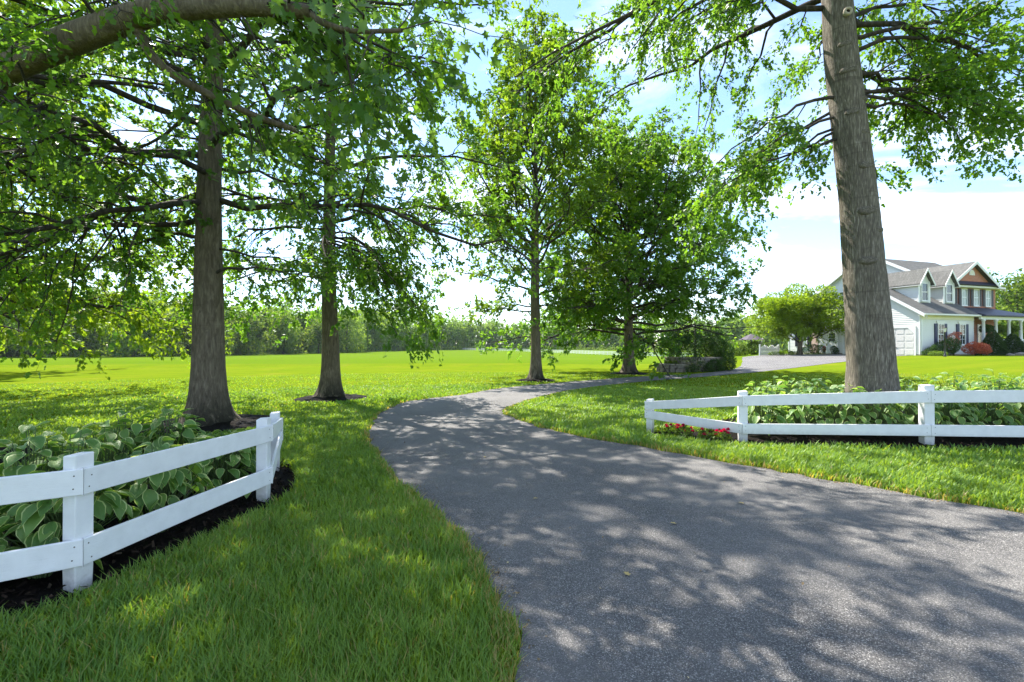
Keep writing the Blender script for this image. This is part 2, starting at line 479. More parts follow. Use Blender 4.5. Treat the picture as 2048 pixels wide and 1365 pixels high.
k.link(tc.outputs['Object'], sp.inputs[0]); k.link(sp.outputs['X'], cb_.inputs['X']); k.link(sp.outputs['Z'], cb_.inputs['Y'])
br = k.node('ShaderNodeTexBrick', Scale=1.0); br.inputs['Brick Width'].default_value = 0.22; br.inputs['Row Height'].default_value = 0.075
br.inputs['Mortar Size'].default_value = 0.008; br.inputs['Color1'].default_value = (0.46, 0.16, 0.09, 1); br.inputs['Color2'].default_value = (0.36, 0.115, 0.07, 1); br.inputs['Mortar'].default_value = (0.42, 0.36, 0.32, 1)
k.link(cb_.outputs[0], br.inputs['Vector'])
c = k.mix(k.ramp(k.noise(cb_.outputs[0], 2.5, 5), [(0.35, (0, 0, 0)), (0.7, (0.4, 0.4, 0.4))]), br.outputs['Color'], (0.44, 0.17, 0.11))
k.base(c, 0.85, 0.2); M['brick'] = k.m
M['pink_brick'] = plain('faded_brick', (0.52, 0.38, 0.33), 0.85, 0.2, 9)
M['shutter'] = plain('navy_shutter', (0.025, 0.032, 0.085), 0.45)
M['shutter_dark'] = plain('black_shutter', (0.020, 0.018, 0.030), 0.45)
k = NT('window_glass'); k.base((0.02, 0.035, 0.035), 0.06, 0.9); M['glass'] = k.m
M['glass_light'] = plain('curtained_glass', (0.30, 0.36, 0.34), 0.1, 0.3, 1.2, 0.8)
M['metal_black'] = plain('black_iron', (0.012, 0.012, 0.013), 0.4, 0.1, 8, 0.5)
k = NT('lamp_glass'); k.base((0.75, 0.74, 0.70), 0.15, 0.6); M['lampglass'] = k.m
k = NT('field_stone'); v = k.coord()
oi = k.node('ShaderNodeObjectInfo')
c = k.ramp(k.noise(v, 7, 6, 0.65), [(0.3, (0.16, 0.135, 0.11)), (0.7, (0.38, 0.34, 0.28))])
c = k.mix(oi.outputs['Random'], c, k.mix(0.5, c, (0.13, 0.12, 0.12)))
k.base(c, 0.9, 0.2); k.bump(k.noise(v, 22, 5), 0.7, 0.02); M['stone'] = k.m
M['capstone'] = plain('cap_stone', (0.30, 0.26, 0.22), 0.85, 0.25, 5, 0.2, 0, 0.5)
M['soil'] = plain('soil', (0.03, 0.022, 0.016), 0.95, 0.3, 12)
M['canvas'] = plain('mauve_canvas', (0.085, 0.07, 0.085), 0.8, 0.1)
M['dryleaf'] = plain('fallen_leaf', (0.45, 0.33, 0.12), 0.7, 0.4, 20)
M['litter'] = leafmat('litter', (0.10, 0.07, 0.04), (0.30, 0.22, 0.12), (1, 1, 1), 0.0, 0.9, 0.1, (0.5, 0.42, 0.25))
M['redleafmulch'] = plain('red_mulch', (0.16, 0.05, 0.03), 0.95, 0.4, 14)

# ------------------------------------------------------------------ ground sheet
def spaced(a, b, st, far):
    s = list(np.arange(a, b + 1e-6, st)); lo, hi, d = a, b, st
    left, right = [], []
    while lo > -far: d *= 1.22; lo -= d; left.append(lo)
    d = st
    while hi < far: d *= 1.22; hi += d; right.append(hi)
    return np.array(left[::-1] + s + right)
xs = spaced(-45, 55, 0.7, 3500); ys = spaced(-8, 62, 0.7, 3500)
GX, GY = np.meshgrid(xs, ys)
GZ = gz(GX, GY)
nx, ny = len(xs), len(ys)
idx = np.arange(nx * ny).reshape(ny, nx)
Q = np.stack([idx[:-1, :-1], idx[:-1, 1:], idx[1:, 1:], idx[1:, :-1]], -1).reshape(-1, 4)
lawn_o = obj('lawn', mesh_arrays('lawn', np.stack([GX, GY, GZ], -1).reshape(-1, 3), Q.ravel(), np.arange(len(Q)) * 4, M['ground'], True))
tag(lawn_o, 'wide green lawn and field around the driveway', None, None, 'structure')

LEFT = [(0.9, -6), (0.35, -1.5), (0.04, 2.12), (-0.11, 2.97), (-0.36, 3.66), (-0.84, 4.6), (-1.35, 5.49), (-2.09, 7.13), (-2.49, 8.39), (-2.83, 10.18), (-2.85, 12.08), (-2.28, 13.2), (-1.41, 14.26), (-0.41, 16.2), (1.46, 18.27), (3.77, 20.36), (6.57, 22.61), (9.48, 23.96), (12.77, 27.2), (15.54, 32.09), (18.7, 38.6), (21.5, 43.5), (26.8, 47.9)]
RIGHT = [(22, -7), (12.5, -1.2), (7.2, 1.9), (5.3, 3.2), (4.23, 3.92), (3.43, 4.82), (2.79, 5.57), (1.92, 6.62), (1.04, 7.83), (0.35, 8.9), (-0.14, 10.1), (-0.17, 10.9), (0.03, 11.7), (0.49, 12.96), (2.1, 15.84), (5.0, 19.0), (7.6, 21.0), (10.6, 22.9), (14.18, 25.13), (18.03, 27.8), (22.2, 30.6), (26.6, 33.8), (31.1, 37.0)]
LE = catmull(LEFT, 6); RE = catmull(RIGHT, 6)
rng0 = np.random.default_rng(5)
def wob(E):
    E = E.copy()
    E[:, 0] += rng0.normal(0, 0.03, len(E)); E[:, 1] += rng0.normal(0, 0.02, len(E))
    return E
LE = wob(LE); RE = wob(RE)
ND = 12
t = np.linspace(0, 1, ND)[None, :, None]
D = LE[:, None, :] * (1 - t) + RE[:, None, :] * t
DZ = gz(D[..., 0], D[..., 1]) + 0.014
idx = np.arange(D.shape[0] * ND).reshape(-1, ND)
Q = np.stack([idx[:-1, :-1], idx[:-1, 1:], idx[1:, 1:], idx[1:, :-1]], -1).reshape(-1, 4)
drive = obj('driveway', mesh_arrays('driveway', np.concatenate([D, DZ[..., None]], -1).reshape(-1, 3), Q.ravel(), np.arange(len(Q)) * 4, M['asphalt'], True))
tag(drive, 'curving grey asphalt driveway leading to the house', None, None, 'structure')
DRIVE_POLY = np.concatenate([LE, RE[::-1]])

# ------------------------------------------------------------------ mulch beds
LBED = [(-2.36, 5.2), (-2.20, 4.7), (-2.24, 4.3), (-2.33, 3.8), (-2.44, 3.2), (-2.54, 2.80), (-2.85, 2.50), (-4.4, 1.42), (-6.0, 0.4), (-7.2, 1.6), (-6.2, 2.9), (-4.9, 4.0), (-4.0, 5.0), (-3.35, 5.75), (-2.85, 5.85), (-2.6, 5.65)]
RBED = [(2.2, 7.66), (2.58, 7.12), (3.15, 6.64), (4.4, 6.48), (5.6, 6.26), (7.0, 6.06), (9.5, 5.7), (10.5, 7.0), (9.6, 9.2), (7.0, 9.7), (5.0, 9.5), (3.9, 8.8), (3.35, 7.7), (2.9, 7.6), (2.45, 7.9)]
def bed(name, poly, label, hmid=0.07, seed=1):
    pl = catmull(list(poly) + [poly[0]], 4)[:-1]
    c = pl.mean(0); V = []; F = []
    rings = 9; n = len(pl); rr = np.random.default_rng(seed)
    for i in range(rings):
        s = 1 - i / rings
        for p in pl:
            q = c + (p - c) * s
            h = (0.006 if i == 0 else 0.02 + hmid * (1 - s) + rr.normal(0, 0.007))
            V.append((q[0], q[1], g(*q) + h))
    V.append((c[0], c[1], g(*c) + hmid + 0.02))
    for i in range(rings - 1):
        for k_ in range(n):
            j = (k_ + 1) % n
            F.append((i * n + k_, i * n + j, (i + 1) * n + j, (i + 1) * n + k_))
    for k_ in range(n):
        F.append(((rings - 1) * n + k_, (rings - 1) * n + (k_ + 1) % n, rings * n))
    o = obj(name, mesh_pd(name, V, F, M['mulch'], True))
    tag(o, label, None, None, 'structure')
    return pl
LBED_P = bed('mulch_bed', LBED, 'dark mulch bed under the hostas by the left fence', 0.05, 2)
RBED_P = bed('mulch_bed', RBED, 'dark mulch bed under the hostas by the right fence', 0.10, 3)
TREES = {'t1': (-5.71, 8.91), 't2': (-5.08, 13.32), 't3': (1.01, 20.08), 't4': (6.05, 24.57), 'r': (5.85, 7.75), 'f': (-7.32, 5.9)}
RINGS = [(TREES['t1'], 1.28, 't1'), (TREES['t2'], 1.0, 't2'), (TREES['t3'], 0.85, 't3'), (TREES['t4'], 1.0, 't4'), (TREES['f'], 1.25, 'f')]
for (c, r, nm) in RINGS:
    rr = random.Random(nm)
    pts = [(c[0] + r * (1 + rr.uniform(-.12, .12)) * math.cos(a), c[1] + r * (1 + rr.uniform(-.12, .12)) * math.sin(a)) for a in np.arange(10) * 2 * math.pi / 10]
    bed('mulch_ring', pts, {'t1': 'round dark mulch ring at the foot of the large left tree', 't2': 'dark mulch ring at the foot of the second tree', 't3': 'small dark mulch ring at the foot of the slender middle tree', 't4': 'dark mulch ring at the foot of the bushy tree beyond the bend', 'f': 'dark mulch ring around the trunk at the left edge'}[nm], 0.10, 7)

# ------------------------------------------------------------------ house
HZ = 0.64
house = empty('house', (31.9, 37.0, HZ), R(18), 'white sided house with brick front gable, dormers and grey shingle roof', 'house')
def fr(origin, along, normal):
    o = Vector(origin); a = Vector(along); n = Vector(normal)
    return lambda s, d, z: tuple(o + a * s + n * d + Vector((0, 0, z)))
GAB = fr((0, 0, 0), (0, 1, 0), (-1, 0, 0))
FAC = fr((0, 0, 0), (1, 0, 0), (0, -1, 0))
MFA = fr((0, 2, 0), (1, 0, 0), (0, -1, 0))
MGA = fr((6.25, 0, 0), (0, 1, 0), (-1, 0, 0))
RGA = fr((13.6, 0, 0), (0, 1, 0), (1, 0, 0))
def fbox(mb, f, s0, s1, d0, d1, z0, z1):
    mb.hexa([f(s0, d0, z0), f(s1, d0, z0), f(s1, d1, z0), f(s0, d1, z0), f(s0, d0, z1), f(s1, d0, z1), f(s1, d1, z1), f(s0, d1, z1)])
    return mb
def hbox(name, f, s0, s1, d0, d1, z0, z1, mat, parent=house):
    return fbox(MB(), f, s0, s1, d0, d1, z0, z1).build(name, mat, parent)
def clap(name, f, s0, s1, z0, z1, top=None, row=0.15, mat='siding', parent=house, lim=None):
    """lapped boards: each row leans out at its lower edge. lim(z)->(s0,s1) clips a gable"""
    mb = MB(); z = z0
    while z < z1 - 1e-3:
        ze = min(z + row, z1)
        a0, a1 = (s0, s1) if lim is None else lim(z)
        b0, b1 = (s0, s1) if lim is None else lim(ze)
        if a1 - a0 > 0.02:
            if b1 < b0: b0 = b1 = (b0 + b1) / 2
            mb.quad(f(a0, 0.03, z), f(a1, 0.03, z), f(b1, 0.004, ze), f(b0, 0.004, ze))
            mb.quad(f(a0, 0.0, z), f(a1, 0.0, z), f(a1, 0.03, z), f(a0, 0.03, z))
        z = ze
    return mb.build(name, M[mat], parent)
EZ, RZ, GD = 3.45, 7.35, 12.0
pitch = (RZ - EZ) / 6.0
def gl(z):
    if z <= EZ: return (0, GD)
    e = (z - EZ) / pitch
    return (e, GD - e)
clap('gable_siding', GAB, 0, GD, 0.12, RZ - 0.02, lim=gl)
clap('front_siding', FAC, 0.0, 6.25, 0.12, EZ)
# solid core behind the boards
mb = MB(); mb.prism([(0.03, 0.03, 0), (0.03, GD - .03, 0), (0.03, GD - .03, EZ), (0.03, 6, RZ - .05), (0.03, 0.03, EZ)], (6.15, 0, 0)); mb.build('garage_core', M['siding'], house)
hbox('foundation', fr((0, 0, 0), (1, 0, 0), (0, 1, 0)), -0.01, 6.2, -0.01, 12.01, -0.6, 0.12, M['capstone'])
hbox('corner_board', FAC, -0.04, 0.10, 0.005, 0.045, 0.1, EZ, M['trim'])
hbox('corner_board', GAB, 0.0, 0.11, 0.03, 0.05, 0.1, EZ, M['trim'])
hbox('corner_board', GAB, GD - .11, GD, 0.03, 0.05, 0.1, EZ, M['trim'])
def slab(name, pts, th, mat, parent=house):
    """sloped roof slab from four top points"""
    mb = MB(); lo = [(p[0], p[1], p[2] - th) for p in pts]
    mb.hexa(lo + list(pts)); return mb.build(name, mat, parent)
ov = 0.38
def rz(y): return RZ - abs(y - 6) * pitch
roofg = slab('garage_roof', [(-ov, -0.42, rz(-.42) + .14), (6.24, -0.42, rz(-.42) + .14), (6.24, 6, RZ + .14), (-ov, 6, RZ + .14)], 0.12, M['shingle'])
slab('garage_roof', [(-ov, 6, RZ + .14), (6.24, 6, RZ + .14), (6.24, 12.42, rz(12.42) + .14), (-ov, 12.42, rz(12.42) + .14)], 0.12, M['shingle'])
for (ya, yb) in ((-0.45, 6), (12.45, 6)):
    mb = MB(); pa = (-ov - .03, ya, rz(ya) + .115); pb = (-ov - .03, yb, RZ + .115)
    mb.prism([pa, pb, (pb[0], pb[1], pb[2] - .26), (pa[0], pa[1], pa[2] - .26)], (0.05, 0, 0)); mb.build('rake_board', M['trim'], house)
    mb = MB(); mb.prism([(-ov + .02, ya, rz(ya) + .0), (-ov + .02, yb, RZ + .0), (-ov + .02, yb, RZ - .03), (-ov + .02, ya, rz(ya) - .03)], (ov - .02, 0, 0)); mb.build('rake_soffit', M['trim'], house)
    mb = MB(); mb.prism([(-.045, ya, rz(ya) - .04), (-.045, yb, RZ - .04), (-.045, yb, RZ - .24), (-.045, ya, rz(ya) - .24)], (0.012, 0, 0)); mb.build('frieze_board', M['trim'], house)
hbox('gutter', FAC, -0.40, 6.35, 0.40, 0.52, EZ - 0.30 + .02, EZ - 0.17, M['trim'])
hbox('soffit', FAC, -0.36, 6.3, 0.0, 0.40, EZ - 0.33, EZ - 0.30, M['cream'])
hbox('frieze_board', FAC, 0.0, 6.2, 0.03, 0.06, EZ - 0.6, EZ - 0.33, M['cream'])
hbox('downspout', GAB, 0.03, 0.11, 0.05, 0.12, 0.1, EZ - .2, M['trim'])

def window(f, s, z0, w, h, cols=2, rows=2, shut=None, head=False, mat='glass', name='window', d=0.03, sw=0.34, parent=house, double=True):
    fw = 0.07
    mb = MB()
    for (a, b, c_, e) in ((s - w / 2 - fw, s - w / 2, z0 - fw, z0 + h + fw), (s + w / 2, s + w / 2 + fw, z0 - fw, z0 + h + fw), (s - w / 2, s + w / 2, z0 + h, z0 + h + fw), (s - w / 2, s + w / 2, z0 - fw, z0)):
        fbox(mb, f, a, b, d, d + .06, c_, e)
    wo = mb.build(name, M['trim'], parent)
    hbox('pane', f, s - w / 2, s + w / 2, d - .02, d + .012, z0, z0 + h, M[mat], wo)
    mb = MB()
    for i in range(1, cols):
        x = s - w / 2 + w * i / cols; fbox(mb, f, x - .014, x + .014, d + .012, d + .03, z0, z0 + h)
    for i in range(1, rows):
        z = z0 + h * i / rows; q = .035 if (double and i == rows // 2) else .014
        fbox(mb, f, s - w / 2, s + w / 2, d + .013, d + .034, z - q, z + q)
    if mb.V: mb.build('muntins', M['trim'], wo)
    hbox('sill', f, s - w / 2 - .1, s + w / 2 + .1, d, d + .10, z0 - fw - .05, z0 - fw - .002, M['trim'], wo)
    if head:
        mb = MB(); zz = z0 + h + fw + .003
        mb.prism([f(s - w / 2 - .12, d, zz), f(s + w / 2 + .12, d, zz), f(s + w / 2 + .2, d, zz + .2), f(s - w / 2 - .2, d, zz + .2)], tuple(Vector(f(0, .05, 0)) - Vector(f(0, 0, 0))))
        mb.build('lintel', M['trim'], wo)
    if shut:
        for sg in (-1, 1):
            a = s + sg * (w / 2 + fw + .02); b = a + sg * sw; a, b = min(a, b), max(a, b)
            so = hbox('shutter', f, a, b, d, d + .045, z0 - .06, z0 + h + .06, M[shut], parent)
            mb = MB(); nl = 12
            for i in range(nl):
                zl = z0 + (h) * (i + .5) / nl
                fbox(mb, f, a + .05, b - .05, d + .046, d + .06, zl - h / nl * .36, zl + h / nl * .3)
            mb.build('louvres', M[shut], so)
    return wo
window(FAC, 2.15, 0.92, 0.62, 1.55, 2, 4, 'shutter', True)
window(FAC, 4.75, 0.92, 0.62, 1.55, 2, 4, 'shutter', True)
# garage doors and side door on the gable end
def garage_door(s0, s1):
    h = 2.2; c = 0.42
    fo = MB()
    fbox(fo, GAB, s0 - .14, s0, 0.02, 0.08, 0.0, h + .14); fbox(fo, GAB, s1, s1 + .14, 0.02, 0.08, 0.0, h + .14); fbox(fo, GAB, s0, s1, 0.02, 0.08, h, h + .14)
    for sg, sx in ((1, s0), (-1, s1)):
        fo.prism([GAB(sx, 0.02, h), GAB(sx + sg * c, 0.02, h), GAB(sx, 0.02, h - c)], tuple(Vector(GAB(0, .06, 0)) - Vector(GAB(0, 0, 0))))
    do = hbox('garage_door', GAB, s0, s1, 0.015, 0.035, -0.05, h, M['garage_door'])
    fo.build('door_frame', M['trim'], do)
    nr, nc = 4, 4
    for i in range(nr):
        for j in range(nc):
            a = s0 + (s1 - s0) * (j + .1) / nc; b = s0 + (s1 - s0) * (j + .9) / nc
            z0 = h * (i + .14) / nr; z1 = h * (i + .86) / nr
            hbox('panel', GAB, a, b, 0.036, 0.05, z0, z1, M['garage_door'], do)
    hbox('handle', GAB, (s0 + s1) / 2 - .08, (s0 + s1) / 2 + .08, 0.051, 0.08, .62, .66, M['metal_black'], do)
garage_door(0.5, 3.15)
garage_door(3.6, 6.15)
sd = hbox('side_door', GAB, 6.85, 7.75, 0.02, 0.05, 0.05, 2.1, M['trim'])
mb = MB()
fbox(mb, GAB, 6.73, 6.85, .02, .08, 0.03, 2.22); fbox(mb, GAB, 7.75, 7.87, .02, .08, 0.03, 2.22); fbox(mb, GAB, 6.85, 7.75, .02, .08, 2.1, 2.22); mb.build('door_frame', M['trim'], sd)
for i in range(3):
    for j in range(3):
        hbox('pane', GAB, 7.02 + .195 * i, 7.02 + .195 * i + .165, .051, .06, 1.18 + .26 * j, 1.18 + .26 * j + .23, M['glass'], sd)
hbox('door_knob', GAB, 6.93, 6.98, .051, .10, .98, 1.04, M['metal_black'], sd)
lo = hbox('wall_lantern', GAB, 8.45, 8.6, .03, .17, 1.85, 2.15, M['metal_black'])
window(GAB, 6.0, 4.35, 1.1, 1.25, 3, 4, None)
window(GAB, 10.3, 0.75, 0.8, 1.5, 2, 2, 'shutter_dark', False, 'glass_light', sw=.4)
hbox('brick_panel', GAB, 8.75, 9.55, 0.031, 0.06, 0.1, 2.6, M['pink_brick'])
# dormers
def dormer(xc):
    hw = 0.62; y0 = 1.1; zr = EZ + .14 + pitch * y0; ez = 6.05; pz = 6.95
    yb = (ez - EZ - .1) / pitch; yr = (pz - EZ - .1) / pitch
    root = MB(); root.prism([(xc - hw, y0, zr - .25), (xc + hw, y0, zr - .25), (xc + hw, y0, ez), (xc, y0, pz - .08), (xc - hw, y0, ez)], (0, yb - y0 + .1, 0))
    d = root.build('dormer', M['siding'], house)
    fL = fr((xc - hw, 0, 0), (0, 1, 0), (-1, 0, 0))
    def lim(z):
        e = max(y0, y0); return (y0, max(y0, (ez - z) * 0 + (z - EZ - .14) / pitch)) if z < ez else (y0, yb)
    mbc = MB(); z = zr - .15
    while z < ez - .01:
        ze = min(z + .15, ez); b = max(y0 + .01, (z - EZ - .1) / pitch); b2 = max(y0 + .01, (ze - EZ - .1) / pitch)
        mbc.quad(fL(y0, .03, z), fL(b, .03, z), fL(b2, .004, ze), fL(y0, .004, ze)); mbc.quad(fL(y0, 0, z), fL(b, 0, z), fL(b, .03, z), fL(y0, .03, z)); z = ze
    mbc.build('cheek_siding', M['siding'], d)
    FF = fr((xc, y0, 0), (1, 0, 0), (0, -1, 0))
    window(FF, 0, zr + .18, 0.66, 1.35, 1, 2, None, parent=house, d=.02)
    o2 = .26
    for sg in (-1, 1):
        e = hw + o2; dz = o2 * (pz - ez) / hw
        pts = [(xc + sg * e, y0 - .28, ez - dz + .12), (xc, y0 - .28, pz + .12), (xc, yr + .25, pz + .12), (xc + sg * e, yb + .05, ez - dz + .12)]
        slab('roof_slope', pts, .09, M['shingle'], d)
        mb = MB(); pa = (xc + sg * (e + .02), y0 - .31, ez - dz + .13); pb = (xc, y0 - .31, pz + .13)
        mb.prism([pa, pb, (pb[0], pb[1], pb[2] - .2), (pa[0], pa[1], pa[2] - .2)], (0, .03, 0)); mb.build('rake_board', M['trim'], d)
        hbox('corner_board', FF, sg * hw - .09, sg * hw + .09, .004, .035, zr - .1, ez, M['trim'], d)
        hbox('eave_board', fr((xc, 0, 0), (0, 1, 0), (sg, 0, 0)), y0 - .28, yb, hw + .01, hw + o2 + .01, ez - dz - .02, ez - dz + .02, M['trim'], d)
dormer(2.15); dormer(5.15)
# main block
ME, MR, MY0, MY1, MX0, MX1 = 6.1, 9.0, 2.0, 12.0, 6.25, 13.1
mp = (MR - ME) / 5.0
mb = MB(); mb.prism([(MX0 + .02, MY0 + .02, 0), (MX0 + .02, MY1, 0), (MX0 + .02, MY1, ME), (MX0 + .02, 7, MR - .05), (MX0 + .02, MY0 + .02, ME)], (MX1 - MX0 - .04, 0, 0)); mb.build('main_core', M['siding'], house)
hbox('brick_front', MFA, MX0, MX1, -.015, .0, 0.0, ME, M['brick'])
hbox('brick_side', fr((MX1, 0, 0), (0, 1, 0), (1, 0, 0)), MY0, MY1, -.018, .0, 0, ME, M['brick'])
clap('main_gable_siding', MGA, MY0, MY1, EZ, MR - .02, lim=lambda z: (MY0, MY1) if z <= ME else (MY0 + (z - ME) / mp, MY1 - (z - ME) / mp))
def mz(y): return MR - abs(y - 7) * mp
slab('main_roof', [(MX0 - .35, 1.55, mz(1.55) + .14), (MX1 + .45, 1.55, mz(1.55) + .14), (MX1 + .45, 7, MR + .14), (MX0 - .35, 7, MR + .14)], .12, M['shingle'])
slab('main_roof', [(MX0 - .35, 7, MR + .14), (MX1 + .45, 7, MR + .14), (MX1 + .45, 12.45, mz(12.45) + .14), (MX0 - .35, 12.45, mz(12.45) + .14)], .12, M['shingle'])
for (ya, yb) in ((1.52, 7), (12.48, 7)):
    for xx in (MX0 - .39, MX1 + .44):
        mb = MB(); pa = (xx, ya, mz(ya) + .115); pb = (xx, yb, MR + .115)
        mb.prism([pa, pb, (pb[0], pb[1], pb[2] - .28), (pa[0], pa[1], pa[2] - .28)], (0.05, 0, 0)); mb.build('rake_board', M['trim'], house)
hbox('gutter', MFA, MX0 - .2, MX1 + .42, .42, .54, ME - .26, ME - .12, M['trim'])
hbox('soffit', MFA, MX0, MX1 + .35, 0.0, .42, ME - .29, ME - .26, M['cream'])
# brick cross gable
cx, hw, pz = 9.1, 2.85, 7.95
cp = (pz - ME) / hw
GF = fr((cx, 1.62, 0), (1, 0, 0), (0, -1, 0))
mb = MB(); mb.prism([(cx - hw, 1.62, ME - .1), (cx + hw, 1.62, ME - .1), (cx, 1.62, pz)], (0, 3.0, 0)); cg = mb.build('cross_gable', M['brick'], house)
for sg in (-1, 1):
    e = hw + .35; ez_ = pz - e * cp
    slab('gable_roof', [(cx + sg * e, 1.25, ez_ + .13), (cx, 1.25, pz + .13), (cx, 5.3, pz + .13), (cx + sg * e, 2.4, ez_ + .13)], .1, M['shingle'], cg)
    mb = MB(); pa = (cx + sg * (e + .03), 1.21, ez_ + .13); pb = (cx, 1.21, pz + .14)
    mb.prism([pa, pb, (pb[0], pb[1], pb[2] - .26), (pa[0], pa[1], pa[2] - .26)], (0, .04, 0)); mb.build('rake_board', M['trim'], cg)
mb = MB(); mb.prism([GF(-hw - .2, 0.001, ME + .28), GF(-hw - .2, .42, ME - .06), GF(-hw - .2, 0.001, ME - .1)], (2 * hw + .4, 0, 0)); mb.build('pent_roof', M['porch_roof'], cg)
mb = MB(); hf = [GF(.36 * math.cos(a), .003, 6.92 + .46 * math.sin(a)) for a in np.linspace(0, math.pi, 11)]; mb.prism(hf, (0, -.05, 0)); fan = mb.build('fan_window', M['trim'], cg)
for i in range(5):
    a0 = math.pi * (i + .12) / 5; a1 = math.pi * (i + .88) / 5
    mb = MB(); mb.prism([GF(.1 * math.cos((a0 + a1) / 2), .054, 6.93 + .1 * math.sin((a0 + a1) / 2))] + [GF(.29 * math.cos(a), .054, 6.94 + .37 * math.sin(a)) for a in (a0, (a0 + a1) / 2, a1)], (0, -.01, 0)); mb.build('pane', M['cream'], fan)
for s in (7.1, 8.75, 10.37, 12.0):
    window(MFA, s, 4.35, .62, 1.35, 2, 2, 'shutter_dark', True, 'glass_light', d=.005)
# porch
PF = fr((0, -0.35, 0), (1, 0, 0), (0, -1, 0))
porch = hbox('porch_floor', fr((0, 0, 0), (1, 0, 0), (0, 1, 0)), 6.26, 13.0, -.35, 1.98, 0.0, .5, M['trim'])
pr = MB()
pr.hexa([(6.27, -.8, 3.18), (13.5, -.8, 3.18), (13.5, 1.99, 3.18), (6.27, 1.99, 3.18), (6.27, -.8, 3.28), (13.5, -.8, 3.28), (11.9, 1.99, 4.15), (6.27, 1.99, 4.15)]); pr.build('porch_roof', M['porch_roof'], house)
hbox('porch_beam', PF, 6.27, 13.05, -.02, .14, 2.92, 3.17, M['trim'])
for s in (6.7, 8.3, 10.0, 11.6, 12.95):
    mb = MB(); mb.lathe([(.16, .5), (.16, .62), (.12, .64), (.115, 1.6), (.10, 2.75), (.15, 2.8), (.15, 2.92)], PF(s, .06, 0), 10); mb.build('porch_column', M['trim'], house, True)
mb = MB()
for (a, b) in ((6.85, 8.15), (8.45, 9.85), (10.15, 11.45), (11.75, 12.85)):
    fbox(mb, PF, a, b, .03, .09, 1.25, 1.32); fbox(mb, PF, a, b, .03, .09, .62, .68)
    n = int((b - a) / .14)
    for i in range(n): x = a + (b - a) * (i + .5) / n; fbox(mb, PF, x - .025, x + .025, .035, .08, .68, 1.25)
mb.build('porch_railing', M['trim'], house)
window(MFA, 11.0, 1.0, .9, 1.6, 2, 2, None, d=.005)
window(MFA, 9.3, 1.0, .8, 1.6, 2, 2, None, d=.005)
dd = hbox('front_door', MFA, 7.6, 8.6, .004, .05, .5, 2.65, M['shutter_dark'])
hbox('door_frame', MFA, 7.45, 8.75, .002, .035, .5, 2.8, M['trim'], dd)
# ------------------------------------------------------------------ foliage scatterers
LOBE = ([(0, 0, 0), (-.16, .22, .01), (-.42, .30, .05), (-.20, .48, .0), (-.34, .72, .04), (-.12, .70, 0), (0, 1, -.06), (.12, .70, 0), (.34, .72, .04), (.20, .48, 0), (.42, .30, .05), (.16, .22, .01)], [(0, 1, 2, 3), (3, 4, 5), (3, 5, 6, 7, 9), (7, 8, 9), (0, 3, 9), (0, 9, 10, 11)])
TRI = ([(0, 0, 0), (-.36, .30, .06), (-.16, .52, 0), (-.24, .76, .05), (0, 1, -.06), (.24, .76, .05), (.16, .52, 0), (.36, .30, .06)], [(0, 1, 2, 6, 7), (2, 3, 4, 5, 6)])
KITE = ([(0, 0, 0), (-.30, .45, .07), (0, 1, -.05), (.30, .45, .07)], [(0, 1, 2, 3)])

def leaf_frames(rng, axis, updown=0.5):
    """leaf axes: along 'axis' with scatter, faces turned mostly to the sky"""
    N = len(axis)
    Y = nrm(axis + rng.normal(0, .55, (N, 3)) + np.array([0, 0, -.25]))
    up = nrm(rng.normal(0, updown, (N, 3)) + np.array([0, 0, 1.0]))
    X = nrm(np.cross(Y, up)); Z = np.cross(X, Y)
    return X, Y, Z

def grow(rng, parents, prad, n_per, tr, ang, lfun, droop, npts, r_k, up=0.0, flat=0.6):
    """children of polylines parents (B,n,3). returns pts (C,npts,3), radii, lengths"""
    B, n, _ = parents.shape
    n_per = np.maximum(1, np.asarray(n_per).astype(int))
    pi = np.repeat(np.arange(B), n_per); C = len(pi)
    t = rng.uniform(tr[0], tr[1], C) ** 0.85
    f = t * (n - 1); i0 = np.minimum(f.astype(int), n - 2); w = (f - i0)[:, None]
    A = parents[pi, i0]; Bp = parents[pi, i0 + 1]
    start = A * (1 - w) + Bp * w; T = nrm(Bp - A)
    side = nrm(np.cross(T, np.array([0, 0, 1.0])) + 1e-6)
    sg = rng.choice([-1, 1], C)[:, None]
    rv = rng.normal(0, 1, (C, 3)); rv -= (rv * T).sum(1, keepdims=True) * T; rv = nrm(rv)
    perp = nrm(flat * side * sg + (1 - flat) * rv)
    a = rng.uniform(ang[0], ang[1], C)[:, None]
    d = nrm(np.cos(a) * T + np.sin(a) * perp + np.array([0, 0, up]))
    L = lfun(pi, t, rng)
    s = np.linspace(0, 1, npts)[None, :, None]
    dr = (droop * rng.uniform(.5, 1.4, C))[:, None, None]
    P = start[:, None, :] + d[:, None, :] * L[:, None, None] * s
    P[:, :, 2] -= (dr * L[:, None, None] * s * s)[:, :, 0]
    P[:, 1:, :] += np.cumsum(rng.normal(0, 1, (C, npts - 1, 3)), 1) * (L * .035)[:, None, None]
    r0 = np.minimum(prad[pi] * (1 - .75 * t) * r_k, L * .02 + .002)
    rad = r0[:, None] * np.linspace(1, .25, npts)[None, :]
    return P, rad, L, pi

